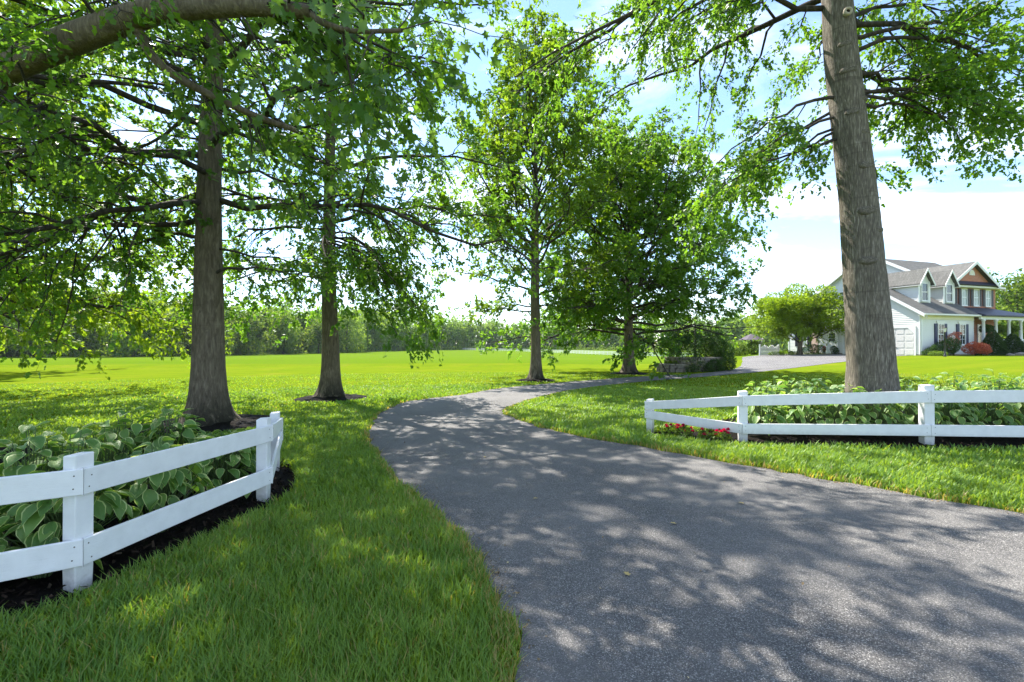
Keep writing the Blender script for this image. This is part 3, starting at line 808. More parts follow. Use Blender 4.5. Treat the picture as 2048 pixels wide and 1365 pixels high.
def tree(name, base, trunk_pts, trunk_r, prim, label, seed, leaves, leaf_size, tmpl, leafm, barkm='bark', cat='tree', group=None, n2=3.0, n3=4.0, l2=.33, l3=.5, flare=.55, keep=None, dr2=.25, dr3=.35, roots=5, sides=28, leafstart=.15, wood3=True, bump_rings=0.0, rise=0.0, backcut=1.0):
    """trunk_pts local (n,3); prim = list of (height, azimuth, length, elevation deg, droop)"""
    rng = np.random.default_rng(seed)
    b = (base[0], base[1], g(*base))
    root = empty(name, b, 0, label, cat, group)
    tp = catmull(trunk_pts, 14); hs = tp[:, 2]
    H = hs[-1]
    # trunk
    rad = np.interp(hs, [p[0] for p in trunk_r], [p[1] for p in trunk_r])
    th = np.arange(sides) * 2 * math.pi / sides
    V = []
    ph = rng.uniform(0, 6.28, 4)
    for p, r in zip(tp, rad):
        h = p[2]
        fl = flare * (math.exp(-max(h, 0) / .20) * .42 + .16 * math.exp(-max(h, 0) / .7))
        lob = 1 + .75 * np.maximum(0, np.cos(roots * th + ph[0]) * .6 + .4 * np.cos((roots - 2) * th + ph[1]))
        rr = r + fl * lob * .75 + r * .035 * np.cos(3 * th + ph[2] + h * .7) + r * .02 * np.cos(7 * th + ph[3] - h * 1.3)
        if bump_rings: rr = rr * (1 + bump_rings * math.sin(h * 5.3 + math.sin(h * 2.1) * 2) ** 6)
        rr = rr * (1 + rng.normal(0, .006, sides))
        V.append(np.stack([p[0] + rr * np.cos(th), p[1] + rr * np.sin(th), np.full(sides, p[2])], -1))
    V = np.array(V)
    idx = np.arange(V.shape[0] * sides).reshape(-1, sides)
    Q = np.stack([idx[:-1], np.roll(idx[:-1], -1, 1), np.roll(idx[1:], -1, 1), idx[1:]], -1).reshape(-1, 4)
    trunk = obj('trunk', mesh_arrays('trunk', V.reshape(-1, 3), Q.ravel(), np.arange(len(Q)) * 4, M[barkm], True), root)
    # primary limbs
    n1 = 10; P1 = []; R1 = []; L1 = []
    for (h, az, L, el, dr) in prim:
        L = L * (1 - (1 - backcut) * max(0.0, math.sin(R(az))) ** .7)
        k_ = np.interp(h, hs, np.arange(len(hs))); i = min(int(k_), len(tp) - 2); w = k_ - i
        st = tp[i] * (1 - w) + tp[i + 1] * w; r_t = np.interp(h, hs, rad)
        a, e = R(az), R(el)
        d = np.array([math.cos(a) * math.cos(e), math.sin(a) * math.cos(e), math.sin(e)])
        s = np.linspace(0, 1, n1)[:, None]
        p = st + d * L * s; p[:, 2] -= (dr * L * s[:, 0] ** 2)
        wv = np.cumsum(rng.normal(0, 1, (n1 - 1, 3)), 0) * L * .022; p[1:] += wv
        r0 = min(.0088 * L + .005, r_t * .6)
        P1.append(p); R1.append(r0 * np.linspace(1.15, .22, n1)); L1.append(L)
    P1 = np.array(P1); R1 = np.array(R1); L1 = np.array(L1)
    P2, R2, L2, pi2 = grow(rng, P1, R1[:, 0], L1 * n2, (.14, 1.0), (.55, 1.15), lambda pi, t, r: (L1[pi] * l2 * (1.15 - .75 * t) + .15) * r.uniform(.65, 1.2, len(pi)), dr2, 6, .55, rise)
    P3, R3, L3, pi3 = grow(rng, P2, R2[:, 0], np.maximum(2, L2 * n3), (.12, 1.0), (.5, 1.2), lambda pi, t, r: r.uniform(.55, 1.25, len(pi)) * l3, dr3, 4, .6, rise * .5, .45)
    if keep is not None:
        m3 = keep(P3[:, -1] + np.array(b)) ; P3, R3, L3 = P3[m3], R3[m3], L3[m3]
        m2 = keep(P2[:, 3] + np.array(b)); P2, R2 = P2[m2], R2[m2]
    grp = [(P1, R1, 7), (P2, R2, 4)] + ([(P3, np.maximum(R3, .0022), 3)] if wood3 else [])
    obj('branches', tubes_mesh('branches', grp, M['bark_thin' if barkm != 'bark_near' else 'bark'], True), root)
    # leaves along the twigs and the outer part of the secondaries
    per = leaves / (len(P3) + .4 * len(P2))
    c3 = rng.poisson(per, len(P3)); i3 = np.repeat(np.arange(len(P3)), c3); t3 = rng.uniform(.1, 1.08, len(i3))
    f = np.clip(t3, 0, .999) * 3; a0 = f.astype(int); w = (f - a0)[:, None]
    pos = P3[i3, a0] * (1 - w) + P3[i3, a0 + 1] * w; ax = nrm(P3[i3, a0 + 1] - P3[i3, a0])
    c2 = rng.poisson(per * .4, len(P2)); i2 = np.repeat(np.arange(len(P2)), c2); t2 = rng.uniform(.45, .999, len(i2)); f = t2 * 5; a0 = f.astype(int); w = (f - a0)[:, None]
    pos2 = P2[i2, a0] * (1 - w) + P2[i2, a0 + 1] * w; ax2 = nrm(P2[i2, a0 + 1] - P2[i2, a0])
    pos = np.concatenate([pos, pos2]); ax = np.concatenate([ax, ax2])
    pos = pos + rng.normal(0, .05, pos.shape)
    X, Y, Z = leaf_frames(rng, ax)
    S = leaf_size * rng.uniform(.5, 1.3, len(pos))
    # colour differs from spray to spray as well as from leaf to leaf
    c3r = rng.uniform(0, 1, len(P3)); c2r = rng.uniform(0, 1, len(P2))
    rn = np.concatenate([c3r[i3], c2r[i2]]) * .5 + rng.uniform(0, .5, len(pos))
    obj('crown', scatter_mesh('crown', tmpl[0], tmpl[1], pos, X, Y, Z, S, M[leafm], np.clip(rn, 0, 1)), root)
    return root, tp, rad, hs

def whorls(rng, h0, h1, n, L, elev, droop, az0=0):
    """n limbs spread up the trunk; L, elev, droop are functions of u=0..1"""
    out = []
    for i in range(n):
        u = (i + rng.uniform(-.3, .3)) / max(1, n - 1); u = min(1, max(0, u))
        out.append((h0 + (h1 - h0) * u, az0 + i * 137.5 + rng.uniform(-14, 14), L(u) * rng.uniform(.8, 1.15), elev(u) + rng.uniform(-8, 8), droop(u)))
    return out

lerp = lambda u, *st: float(np.interp(u, [s[0] for s in st], [s[1] for s in st]))
# --- large left tree
rng = np.random.default_rng(11)
pr = whorls(rng, 4.3, 14, 54, lambda u: lerp(u, (0, 5.6), (.25, 6.0), (.6, 4.4), (1, 1.2)), lambda u: lerp(u, (0, 2), (.3, 14), (.7, 38), (1, 65)), lambda u: lerp(u, (0, .22), (.5, .12), (1, 0)))
pr += [(3.9, 205, 5.4, 2, .42), (3.5, 165, 4.6, 6, .30), (3.35, 12, 2.6, 4, .12), (2.75, -8, 2.6, 8, .12), (3.0, 120, 4.0, 0, .3), (4.2, 240, 5.2, -4, .3), (4.4, 190, 6.2, 4, .36)]
tree('shade_tree', TREES['t1'], [(0, 0, -.1), (0, .02, 1.2), (-.02, .05, 3), (.0, .05, 5), (.05, .1, 8), (.05, .1, 12), (.1, .1, 16)], [(-.1, .29), (0, .29), (1.0, .262), (2.6, .235), (5, .195), (9, .14), (16, .03)], pr, 'tall tree with thick flared trunk standing behind the left fence', 21, 47000, .105, TRI, 'oak', n2=3.2, n3=3.8, backcut=.5, flare=.62)
# --- second tree
rng = np.random.default_rng(12)
pr = whorls(rng, 4.0, 14.5, 58, lambda u: lerp(u, (0, 4.6), (.3, 4.6), (.7, 3.2), (1, 1.0)), lambda u: lerp(u, (0, 0), (.3, 22), (.7, 45), (1, 70)), lambda u: lerp(u, (0, .42), (.4, .16), (1, 0)))
pr += [(4.2, -10, 3.2, 2, .78), (4.4, -35, 3.1, 8, .72), (4.0, 25, 3.0, 0, .66), (3.7, 200, 3.0, 2, .45), (3.6, 170, 3.2, 4, .40), (4.6, 10, 3.3, 8, .72), (3.9, -60, 3.0, 2, .62), (4.5, -5, 3.1, 6, .95), (4.2, -25, 3.0, 4, .92), (4.6, 15, 3.0, 6, .98), (4.0, 5, 2.6, 0, .85), (4.4, -40, 2.8, 4, .95)]
tree('shade_tree', TREES['t2'], [(0, 0, -.1), (0, 0, 1.5), (-.06, 0, 4), (-.05, .05, 8), (0, .1, 12), (0, .1, 15.5)], [(-.1, .25), (0, .25), (1.2, .225), (2.6, .20), (5, .165), (9, .11), (15.5, .03)], pr, 'second tall tree in the row, low sprays hanging down beside the driveway bend', 22, 44000, .11, TRI, 'oak', n2=3.2, n3=3.8, flare=.48, backcut=.6)
# --- slender middle tree with steep limbs
rng = np.random.default_rng(13)
pr = whorls(rng, 3.0, 14, 62, lambda u: lerp(u, (0, 3.0), (.2, 5.2), (.5, 4.6), (.8, 2.8), (1, 1.4)), lambda u: lerp(u, (0, 12), (.2, 42), (.5, 54), (1, 68)), lambda u: lerp(u, (0, .18), (.4, .04), (1, 0)))
pr += [(2.9, 175, 2.8, 4, .1), (3.1, 10, 1.8, 5, .1), (5.2, 178, 5.2, 38, .16), (5.8, 165, 5.2, 40, .25)]
tree('shade_tree', TREES['t3'], [(0, 0, -.1), (0, 0, 1.5), (-.03, 0, 4), (-.02, .05, 8), (0, .1, 12), (0, .1, 15.2)], [(-.1, .24), (0, .24), (1.2, .205), (2.6, .20), (5, .17), (9, .10), (15.2, .03)], pr, 'slender tree with steeply rising limbs at the far side of the bend', 23, 50000, .16, KITE, 'oak_light', n2=3.0, n3=3.6, flare=.36, dr2=.1, dr3=.2, l2=.34, rise=.25, sides=20, wood3=False)
# --- broad bushy tree
rng = np.random.default_rng(14)
pr = whorls(rng, 1.9, 10.6, 100, lambda u: lerp(u, (0, 5.8), (.2, 6.6), (.5, 5.7), (.8, 4.3), (1, 2.2)), lambda u: lerp(u, (0, 0), (.25, 20), (.6, 42), (1, 66)), lambda u: lerp(u, (0, .16), (.4, .05), (1, 0)))
tree('shade_tree', TREES['t4'], [(0, 0, -.1), (0, 0, 1.5), (-.03, 0, 4), (.05, .05, 8), (0, .1, 11.6)], [(-.1, .30), (0, .30), (1.0, .25), (2.6, .21), (5, .17), (9, .08), (11.6, .03)], pr, 'broad leafy tree with dense round crown beside the stone planter', 24, 96000, .18, KITE, 'oak', n2=3.0, n3=3.2, flare=.5, dr2=.15, dr3=.25, rise=.15, sides=20, wood3=False, keep=lambda q: ~((q[:, 0] > 6.9) & (q[:, 2] < 2.7) & (q[:, 1] < 26.8)))
# --- trunk on the right
rng = np.random.default_rng(15)
pr = [(4.9, 170, 2.0, -8, .30), (5.1, 172, 2.1, -14, .30), (5.3, 150, 2.3, -4, .35), (5.0, 155, 1.9, -15, .3), (4.8, 178, 2.3, -2, .45), (5.4, 176, 2.6, 0, .5), (5.8, 8, 3.2, 16, .3), (6.4, -5, 3.4, 20, .3), (6.6, 20, 3.4, 18, .3), (5.4, -8, 2.6, 12, .3), (6.0, 30, 2.8, 12, .3),
      (5.2, 10, 2.6, 10, .32), (5.5, 2, 2.9, 8, .34), (5.9, 25, 3.0, 12, .36), (5.6, 12, 2.4, 5, .3), (6.2, 0, 3.3, 14, .36), (5.0, 40, 2.2, 0, .3),
      (7.3, 183, 5.4, 2, .42), (7.6, 172, 5.8, 6, .32), (6.9, 160, 4.2, 10, .22), (7.2, 205, 3.6, 6, .3)]
pr += whorls(rng, 6.9, 14, 30, lambda u: lerp(u, (0, 5.0), (.3, 5.2), (.6, 4.0), (1, 1.2)), lambda u: lerp(u, (0, 8), (.3, 18), (.7, 40), (1, 65)), lambda u: lerp(u, (0, .2), (.5, .1), (1, 0)))
rt, rtp, rrad, rhs = tree('shade_tree', TREES['r'], [(.02, 0, -.1), (0, 0, 1.0), (-.10, 0, 2.5), (-.20, 0, 3.9), (-.36, 0, 5.4), (-.50, 0, 6.8), (-.62, .05, 10), (-.7, .1, 15.5)], [(-.1, .40), (0, .39), (1.0, .325), (2.5, .285), (4, .262), (6, .24), (9, .17), (15.5, .03)], pr, 'thick fissured leaning trunk rising from the hostas behind the right fence', 25, 58000, .088, TRI, 'oak', 'bark_fissured', n2=3.0, n3=3.4, flare=.28, sides=48, bump_rings=.012, l3=.55, dr3=.6, keep=lambda q: ~((q[:, 0] < 3.4) & (np.sin(q[:, 0] * 91.7 + q[:, 1] * 57.3 + q[:, 2] * 33.1) > -.25)))
# branch scars and a sawn stub on that trunk
def on_trunk(h, az):
    i = int(np.argmin(np.abs(rhs - h))); r = rrad[i]
    return Vector(rtp[i]) + Vector((math.cos(R(az)) * r, math.sin(R(az)) * r, 0)), Vector((math.cos(R(az)), math.sin(R(az)), 0))
p, n = on_trunk(6.62, -100)
mb = MB(); mb.lathe([(.055, -.10), (.05, 0), (.068, .06), (.060, .085), (.032, .086), (.030, .05)], (0, 0, 0), 14)
st = mb.build('sawn_stub', M['cutwood'], rt, True); st.location = p; st.rotation_euler = n.to_track_quat('Z', 'Y').to_euler()
mb = MB(); mb.lathe([(.031, 0), (.029, .066)], (0, 0, 0), 12); hole = mb.build('hollow', M['darkhole'], st)
for (h, az, s) in ((5.75, -112, .10), (5.05, -115, .09), (4.75, -75, .08), (4.2, -88, .11), (3.45, -100, .12), (3.2, -62, .09), (2.7, -112, .11), (6.15, -112, .09), (5.3, -60, .08)):
    p, n = on_trunk(h, az)
    mb = MB(); mb.lathe([(s * 1.3, -.05), (s * 1.1, .012), (s * .6, .035), (s * .2, .03)], (0, 0, 0), 12)
    kn = mb.build('branch_scar', M['bark_fissured'], rt, True); kn.location = p - n * .015; kn.rotation_euler = n.to_track_quat('Z', 'Y').to_euler(); kn.scale = (1.0, .55, 1)
# --- tree at the left edge with the big limb across the top
rng = np.random.default_rng(16)
pr = whorls(rng, 6.0, 14, 34, lambda u: lerp(u, (0, 5.0), (.5, 4.4), (1, 1.2)), lambda u: lerp(u, (0, 10), (.4, 28), (1, 65)), lambda u: lerp(u, (0, .2), (1, 0)))
pr += [(4.9, 40, 4.0, 12, .25), (5.0, 75, 4.0, 6, .3), (4.4, 100, 3.4, 0, .35)]
ft, ftp, frad, fhs = tree('shade_tree', TREES['f'], [(0, 0, -.1), (0, 0, 1.0), (.0, 0, 3), (0, 0, 5), (-.1, 0, 9), (-.1, .1, 14.5)], [(-.1, .45), (0, .44), (1.0, .36), (3, .33), (5, .30), (9, .18), (14.5, .03)], pr, 'tree at the left edge with a heavy limb reaching across the top', 26, 17000, .13, TRI, 'oak_near', n2=3.0, n3=3.6, flare=.5, keep=lambda q: ~((q[:, 1] < 5.6) & (q[:, 0] < -2.3) & (q[:, 2] < 6.8)))
fb = np.array([TREES['f'][0], TREES['f'][1], 0])
limb = catmull([(-7.0, 5.9, 4.15), (-6.3, 5.72, 4.72), (-5.3, 5.45, 4.92), (-4.4, 5.2, 5.02), (-3.6, 5.0, 5.12), (-2.7, 4.9, 5.5), (-1.6, 4.9, 6.1)], 8) - fb
lrad = np.interp(np.linspace(0, 1, len(limb)), [0, .15, .5, .7, 1], [.22, .17, .145, .12, .05])
l2a = catmull([(-3.9, 5.05, 5.06), (-3.2, 4.8, 4.93), (-2.5, 4.6, 4.80), (-1.9, 4.5, 4.66)], 8) - fb
l2r = np.interp(np.linspace(0, 1, len(l2a)), [0, .6, 1], [.125, .10, .06])
l3a = catmull([(-1.95, 4.5, 4.67), (-1.75, 4.45, 4.52), (-1.45, 4.4, 4.42), (-1.0, 4.3, 4.36)], 6) - fb
l3r = np.linspace(.032, .018, len(l3a))
l4a = catmull([(-4.1, 5.12, 5.0), (-3.9, 5.3, 4.6), (-3.3, 5.7, 4.35), (-2.7, 6.0, 4.2)], 6) - fb
l4r = np.linspace(.055, .03, len(l4a))
obj('limb', tubes_mesh('limb', [(x[None], y[None], 16) for x, y in ((limb, lrad), (l2a, l2r), (l3a, l3r), (l4a, l4r))], M['bark'], True), ft)
# sprays of leaves on that limb
rg = np.random.default_rng(31)
def res(P_, n):
    q = np.linspace(0, len(P_) - 1, n); i = np.minimum(q.astype(int), len(P_) - 2); w = (q - i)[:, None]; return P_[i] * (1 - w) + P_[i + 1] * w
PP = np.stack([res(limb[18:], 10), res(l2a[6:], 10), res(l3a, 10), res(l4a, 10), res(l2a[10:], 10)])
S2, SR, SL, _ = grow(rg, PP, np.array([.05] * 5), [22, 20, 16, 14, 14], (.1, 1), (.6, 1.4), lambda pi, t, r: r.uniform(.5, 1.5, len(pi)), .35, 6, .5, .0, .3)
S3, SR3, SL3, _ = grow(rg, S2, SR[:, 0], np.full(len(S2), 6), (.2, 1), (.5, 1.2), lambda pi, t, r: r.uniform(.25, .6, len(pi)), .4, 4, .6, 0, .4)
obj('branches', tubes_mesh('branches', [(S2[::2], np.maximum(SR[::2], .004), 5)], M['bark_thin'], True), ft)
m_ = (S3[:, 2, 1] > -.75) | (S3[:, 2, 0] > 5.0); S3 = S3[m_]; SR3 = SR3[m_]
c3 = rg.poisson(2.0, len(S3)); i3 = np.repeat(np.arange(len(S3)), c3); f = rg.uniform(.1, .999, len(i3)) * 3; a0 = f.astype(int); w = (f - a0)[:, None]
pos = S3[i3, a0] * (1 - w) + S3[i3, a0 + 1] * w + rg.normal(0, .04, (len(i3), 3)); ax = nrm(S3[i3, a0 + 1] - S3[i3, a0])
X, Y, Z = leaf_frames(rg, ax)
obj('crown', scatter_mesh('crown', LOBE[0], LOBE[1], pos, X, Y, Z, .15 * rg.uniform(.6, 1.2, len(pos)), M['oak_near'], np.clip(rg.uniform(0, .5, len(S3))[i3] + rg.uniform(0, .5, len(pos)), 0, 1)), ft)
# --- trees off to the left whose sprays reach into the frame
rng = np.random.default_rng(17)
pr = whorls(rng, 2.2, 13, 52, lambda u: lerp(u, (0, 6.4), (.3, 6.0), (.7, 4.0), (1, 1.2)), lambda u: lerp(u, (0, 8), (.3, 20), (.7, 42), (1, 70)), lambda u: lerp(u, (0, .14), (.5, .1), (1, 0)))
tree('shade_tree', (-15.2, 12.8), [(0, 0, -.1), (0, 0, 2), (0, 0, 6), (0, 0, 13.6)], [(-.1, .3), (1, .27), (5, .2), (13.6, .03)], pr, 'tree with low bright sprays reaching in from the left edge', 27, 56000, .15, KITE, 'maple', n2=3.0, n3=3.4, flare=.4, sides=14, wood3=False)
rng = np.random.default_rng(18)
pr = whorls(rng, 2.6, 13, 40, lambda u: lerp(u, (0, 5.0), (.4, 5.0), (1, 1.2)), lambda u: lerp(u, (0, 6), (.4, 28), (1, 70)), lambda u: lerp(u, (0, .12), (1, 0)))
tree('shade_tree', (-28.5, 25.5), [(0, 0, -.1), (0, 0, 2), (0, 0, 6), (0, 0, 13.6)], [(-.1, .3), (1, .27), (5, .2), (13.6, .03)], pr, 'farther lawn tree at the far left beyond the sprays', 28, 20000, .24, KITE, 'maple', n2=2.2, n3=2.6, flare=.4, sides=12, wood3=False)
# --- small spreading tree before the house
rng = np.random.default_rng(19)
pr = [(1.0, 200, 3.6, 38, .12), (1.1, -20, 4.2, 30, .10), (.9, 150, 3.8, 40, .15), (1.2, 60, 3.6, 50, .1), (1.2, 260, 3.6, 42, .1), (1.3, 10, 3.4, 58, .1), (1.4, 180, 3.6, 62, .1), (1.4, 100, 3.2, 60, .1), (1.5, 310, 3.2, 55, .1), (1.2, 175, 4.2, 26, .12), (1.3, 340, 4.4, 22, .1), (1.2, 230, 3.8, 25, .1), (1.6, 45, 3.4, 70, 0), (1.6, 220, 3.6, 72, 0)]
tree('ornamental_tree', (26.3, 43.4), [(0, 0, -.1), (0, 0, .5), (.05, 0, 1.1), (.08, 0, 2.2)], [(-.1, .22), (.5, .19), (1.1, .2), (2.2, .06)], pr, 'small spreading tree with forked trunk and bright green dome by the garage', 29, 12000, .19, KITE, 'maple', n2=5.0, n3=4.6, l2=.42, l3=.6, flare=.18, sides=12, wood3=False, rise=.45, dr2=.2)

ot = bpy.data.objects['ornamental_tree']
rg = np.random.default_rng(37)
lob = np.array([(rg.uniform(-3.3, 3.3), rg.uniform(-3.3, 3.3), 0, rg.uniform(.8, 1.35)) for _ in range(46)])
lob = lob[np.hypot(lob[:, 0], lob[:, 1]) < 3.5]
rr_ = np.hypot(lob[:, 0], lob[:, 1]) / 4.3
lob[:, 2] = 1.9 + 3.9 * np.sqrt(np.maximum(0, 1 - rr_ ** 2)) * rg.uniform(.45, 1.0, len(lob))
ii = rg.integers(0, len(lob), 26000); dd_ = nrm(rg.normal(0, 1, (26000, 3))) * rg.uniform(.5, 1.05, (26000, 1)) ** .5
P = lob[ii, :3] + dd_ * lob[ii, 3:4] * np.array([1, 1, .72]); P = P[P[:, 2] > 1.25 + .4 * np.sin(P[:, 0] * 2)]
X, Y, Z = leaf_frames(rg, nrm(P - np.array([0, 0, 2.5])), .6)
obj('crown', scatter_mesh('crown', KITE[0], KITE[1], P, X, Y, Z, .20 * rg.uniform(.6, 1.25, len(P)), M['maple'], np.clip(rg.uniform(0, 1, len(P)), 0, 1)), ot)

# ------------------------------------------------------------------ far trees
def far_crown(rng, n, w, h, z0, size):
    """leaf clumps spread through several lobes"""
    lob = [(rng.normal(0, w * .24), rng.normal(0, w * .24), z0 + h * rng.uniform(.06, .84), rng.uniform(.22, .38)) for _ in range(22)]
    P = []
    for i in range(n):
        l = lob[rng.integers(len(lob))]
        d = nrm(rng.normal(0, 1, 3)); r = rng.uniform(.55, 1.0) ** .6
        P.append((l[0] + d[0] * r * w * l[3] * .9, l[1] + d[1] * r * w * l[3] * .9, max(z0 * .5, l[2] + d[2] * r * h * l[3] * .75)))
    P = np.array(P)
    X, Y, Z = leaf_frames(rng, nrm(rng.normal(0, 1, (n, 3))), .8)
    return P, X, Y, Z, size * rng.uniform(.5, 1.3, n), np.clip(rng.uniform(0, 1, n), 0, 1)
PROTO = []
for i in range(4):
    rg = np.random.default_rng(50 + i)
    h = (15, 18, 13, 17)[i]; w = (11, 11, 10, 9)[i]
    P, X, Y, Z, S, rn = far_crown(rg, 4600, w, h - 1.5, 1.0, .75)
    cm = scatter_mesh('crown', KITE[0], KITE[1], P, X, Y, Z, S, M['wood_leaf'], rn)
    tp = np.array([[(0, 0, -.5), (.1, 0, h * .3), (0, .1, h * .6), (.1, 0, h * .88)]], float)
    bpts = [np.array([(0, 0, h * f), (math.cos(a) * w * .16, math.sin(a) * w * .16, h * (f + .12)), (math.cos(a) * w * .3, math.sin(a) * w * .3, h * (f + .2)), (math.cos(a) * w * .4, math.sin(a) * w * .4, h * (f + .24))]) for f, a in ((.25, 1), (.35, 3), (.4, 5), (.5, 2), (.55, 4.2))]
    tm = tubes_mesh('trunk', [(tp, np.array([[.32, .26, .16, .04]]), 8), (np.array(bpts), np.array([[.14, .1, .06, .03]] * 5), 5)], M['bark_thin'])
    PROTO.append((cm, tm))
def far_tree(i, x, y, s, rot, label, group=None):
    e = empty('wood_tree', (x, y, g(x, y)), rot, label, 'tree', group); e.scale = (s, s, s)
    obj('crown', PROTO[i][0], e); obj('trunk', PROTO[i][1], e)
EDGE = [(-142, 112, 1.5, 0), (-131, 118, 1.35, 1), (-121, 122, 1.45, 2), (-112, 125, 1.2, 3), (-103, 129, 1.3, 0), (-95, 132, 1.05, 2), (-87, 137, 1.05, 1), (-81, 146, .95, 0), (-77, 160, 1.05, 3), (-70, 172, 1.0, 2), (-66, 190, 1.05, 1)]
LBL = ['wood tree farthest left at the edge of the field', 'second wood tree from the left edge', 'rounded wood tree left of the large trunk, third from the left', 'wood tree behind the low sprays, fourth from the left', 'wood tree just left of the large left trunk', 'low wood tree seen right behind the large left trunk', 'wood tree right of the large left trunk at the field edge', 'wood tree midway between the two left trunks', 'wood tree just left of the second trunk', 'wood tree directly behind the second trunk', 'wood tree just right of the second trunk']
for j, ((x, y, s, i), lb) in enumerate(zip(EDGE, LBL)):
    far_tree(i, x, y, s, j * 1.7, lb, 'trees along the near edge of the wood')
far_tree(1, 66, 62, .62, .5, 'rounded tree rising behind the right end of the house', 'trees behind the house')
far_tree(0, 73, 68, .72, 2.5, 'dense tree at the right edge behind the porch', 'trees behind the house')
far_tree(3, 78, 66, .55, 1.1, 'lower tree at the right edge beside the porch roof', 'trees behind the house')
# far wood that reads as one mass
rg = np.random.default_rng(77)
WL = [(-175, 112), (-140, 128), (-98, 146), (-84, 176), (-72, 215), (-58, 255), (-30, 300), (15, 318), (55, 300), (95, 262), (118, 222), (132, 190), (150, 160), (170, 120)]
wl_ = catmull(WL, 8)
Ps, Xs, Ys, Zs, Ss, Rn, TP, TR = [], [], [], [], [], [], [], []
for row in range(2):
    for i in range(len(wl_)):
        if row and i % 2: continue
        p = wl_[i] + rg.normal(0, 2.0, 2); dirn = p / np.linalg.norm(p); p = p + dirn * (8 * row + rg.uniform(0, 5))
        h = rg.uniform(15, 20) * (1.15 if row else 1) * (1.12 if 30 < i < 60 else 1); w = rg.uniform(9, 13)
        P, X, Y, Z, S, rn = far_crown(rg, 1000, w, h - 1, .5, 1.7)
        P = P + np.array([p[0], p[1], g(*p)])
        Ps.append(P); Xs.append(X); Ys.append(Y); Zs.append(Z); Ss.append(S); Rn.append(np.clip(rn * .45 + rg.uniform(0, .55), 0, 1))
        z0 = g(*p); TP.append([(p[0], p[1], z0 - .5), (p[0] + .2, p[1], z0 + h * .35), (p[0], p[1], z0 + h * .8)]); TR.append([.35, .27, .08])
wood = obj('woodland', scatter_mesh('woodland', KITE[0], KITE[1], np.concatenate(Ps), np.concatenate(Xs), np.concatenate(Ys), np.concatenate(Zs), np.concatenate(Ss), M['wood_leaf'], np.concatenate(Rn)))
tag(wood, 'far broadleaf wood closing the field', 'woodland', None, 'stuff')
obj('trunks', tubes_mesh('trunks', [(np.array(TP, float), np.array(TR), 6)], M['bark_thin']), wood)['kind'] = 'stuff'
# undergrowth along the wood edge
n = 16000
q = rg.uniform(0, len(wl_) - 1.01, n); i = q.astype(int); w = (q - i)[:, None]
p2 = wl_[i] * (1 - w) + wl_[i + 1] * w; p2 = p2 * (1 - rg.uniform(.005, .045, n)[:, None])
hh = np.abs(rg.normal(0, 1, n)) * (1.3 + .7 * np.sin(q * 5.1)) + .1
P = np.column_stack([p2, gz(p2[:, 0], p2[:, 1]) + hh]); X, Y, Z = leaf_frames(rg, nrm(rg.normal(0, 1, (n, 3))), .7)
und = obj('undergrowth', scatter_mesh('undergrowth', KITE[0], KITE[1], P, X, Y, Z, rg.uniform(.6, 1.4, n), M['wood_leaf'], rg.uniform(0, 1, n)))
tag(und, 'low brush along the foot of the wood', 'undergrowth', None, 'stuff')

# ------------------------------------------------------------------ shrubs
def shrub(name, loc, shape, n, size, mat, label, cat, seed, stems=3, group=None, tmpl=KITE, part='foliage', lowz=0.0):
    """shape(u dirs)->points; shape = list of (cx,cy,cz,rx,ry,rz) lobes or a callable"""
    rg = np.random.default_rng(seed)
    e = empty(name, (loc[0], loc[1], g(*loc) + lowz), 0, label, cat, group)
    if callable(shape): P = shape(rg, n)
    else:
        wts = np.array([s[3] * s[4] + s[4] * s[5] + s[3] * s[5] for s in shape]); ii = rg.choice(len(shape), n, p=wts / wts.sum())
        sh = np.array(shape)[ii]; d = nrm(rg.normal(0, 1, (n, 3))) * (rg.uniform(.6, 1.04, (n, 1)) ** .6)
        P = sh[:, :3] + d * sh[:, 3:]
        P = P[P[:, 2] > 0.02]
    out = nrm(P - np.array([0, 0, P[:, 2].mean() * .6]))
    X, Y, Z = leaf_frames(rg, out + rg.normal(0, .6, P.shape), .7)
    obj(part, scatter_mesh(part, tmpl[0], tmpl[1], P, X, Y, Z, size * rg.uniform(.6, 1.3, len(P)), M[mat], rg.uniform(0, 1, len(P))), e)
    h = P[:, 2].max()
    TPs = np.array([[(0, 0, -.1), (math.cos(a) * .06 * h, math.sin(a) * .06 * h, h * .3), (math.cos(a) * .16 * h, math.sin(a) * .16 * h, h * .62)] for a in np.arange(stems) * 6.28 / stems + .4])
    obj('stems', tubes_mesh('stems', [(TPs, np.array([[.03, .022, .01]] * stems) * max(.5, min(2, h)), 5)], M['bark_thin']), e)
    return e
def cone(r, h):
    def f(rg, n):
        t = 1 - np.sqrt(rg.uniform(0, 1, n)); a = rg.uniform(0, 6.283, n)
        rr = r * (1 - t) ** .8 * (.6 + .4 * rg.uniform(0, 1, n) ** .5) * (1 + .10 * np.sin(5 * a + t * 9)) + .04
        return np.column_stack([rr * np.cos(a), rr * np.sin(a), .05 + t * h])
    return f
shrub('clipped_shrub', (11.6, 26.6), [(0, 0, 1.0, .78, .75, .85), (.1, 0, .5, .8, .8, .5), (-.1, .1, 1.35, .6, .6, .45)], 7500, .075, 'bush', 'tall rounded dark shrub at the right end of the stone planter', 'shrub', 61)
shrub('clipped_hedge', (27.9, 43.9), [(-.55, 0, .45, .45, .5, .45), (0, 0, .5, .5, .5, .45), (.55, 0, .45, .45, .5, .45)], 5000, .06, 'bush', 'low clipped dark hedge beside the forked tree', 'shrub', 62)
shrub('evergreen_shrub', (38.2, 37.75), cone(.95, 2.05), 15000, .075, 'yew', 'tall cone shaped evergreen at the left of the porch front', 'shrub', 63, group='cone shaped evergreens')
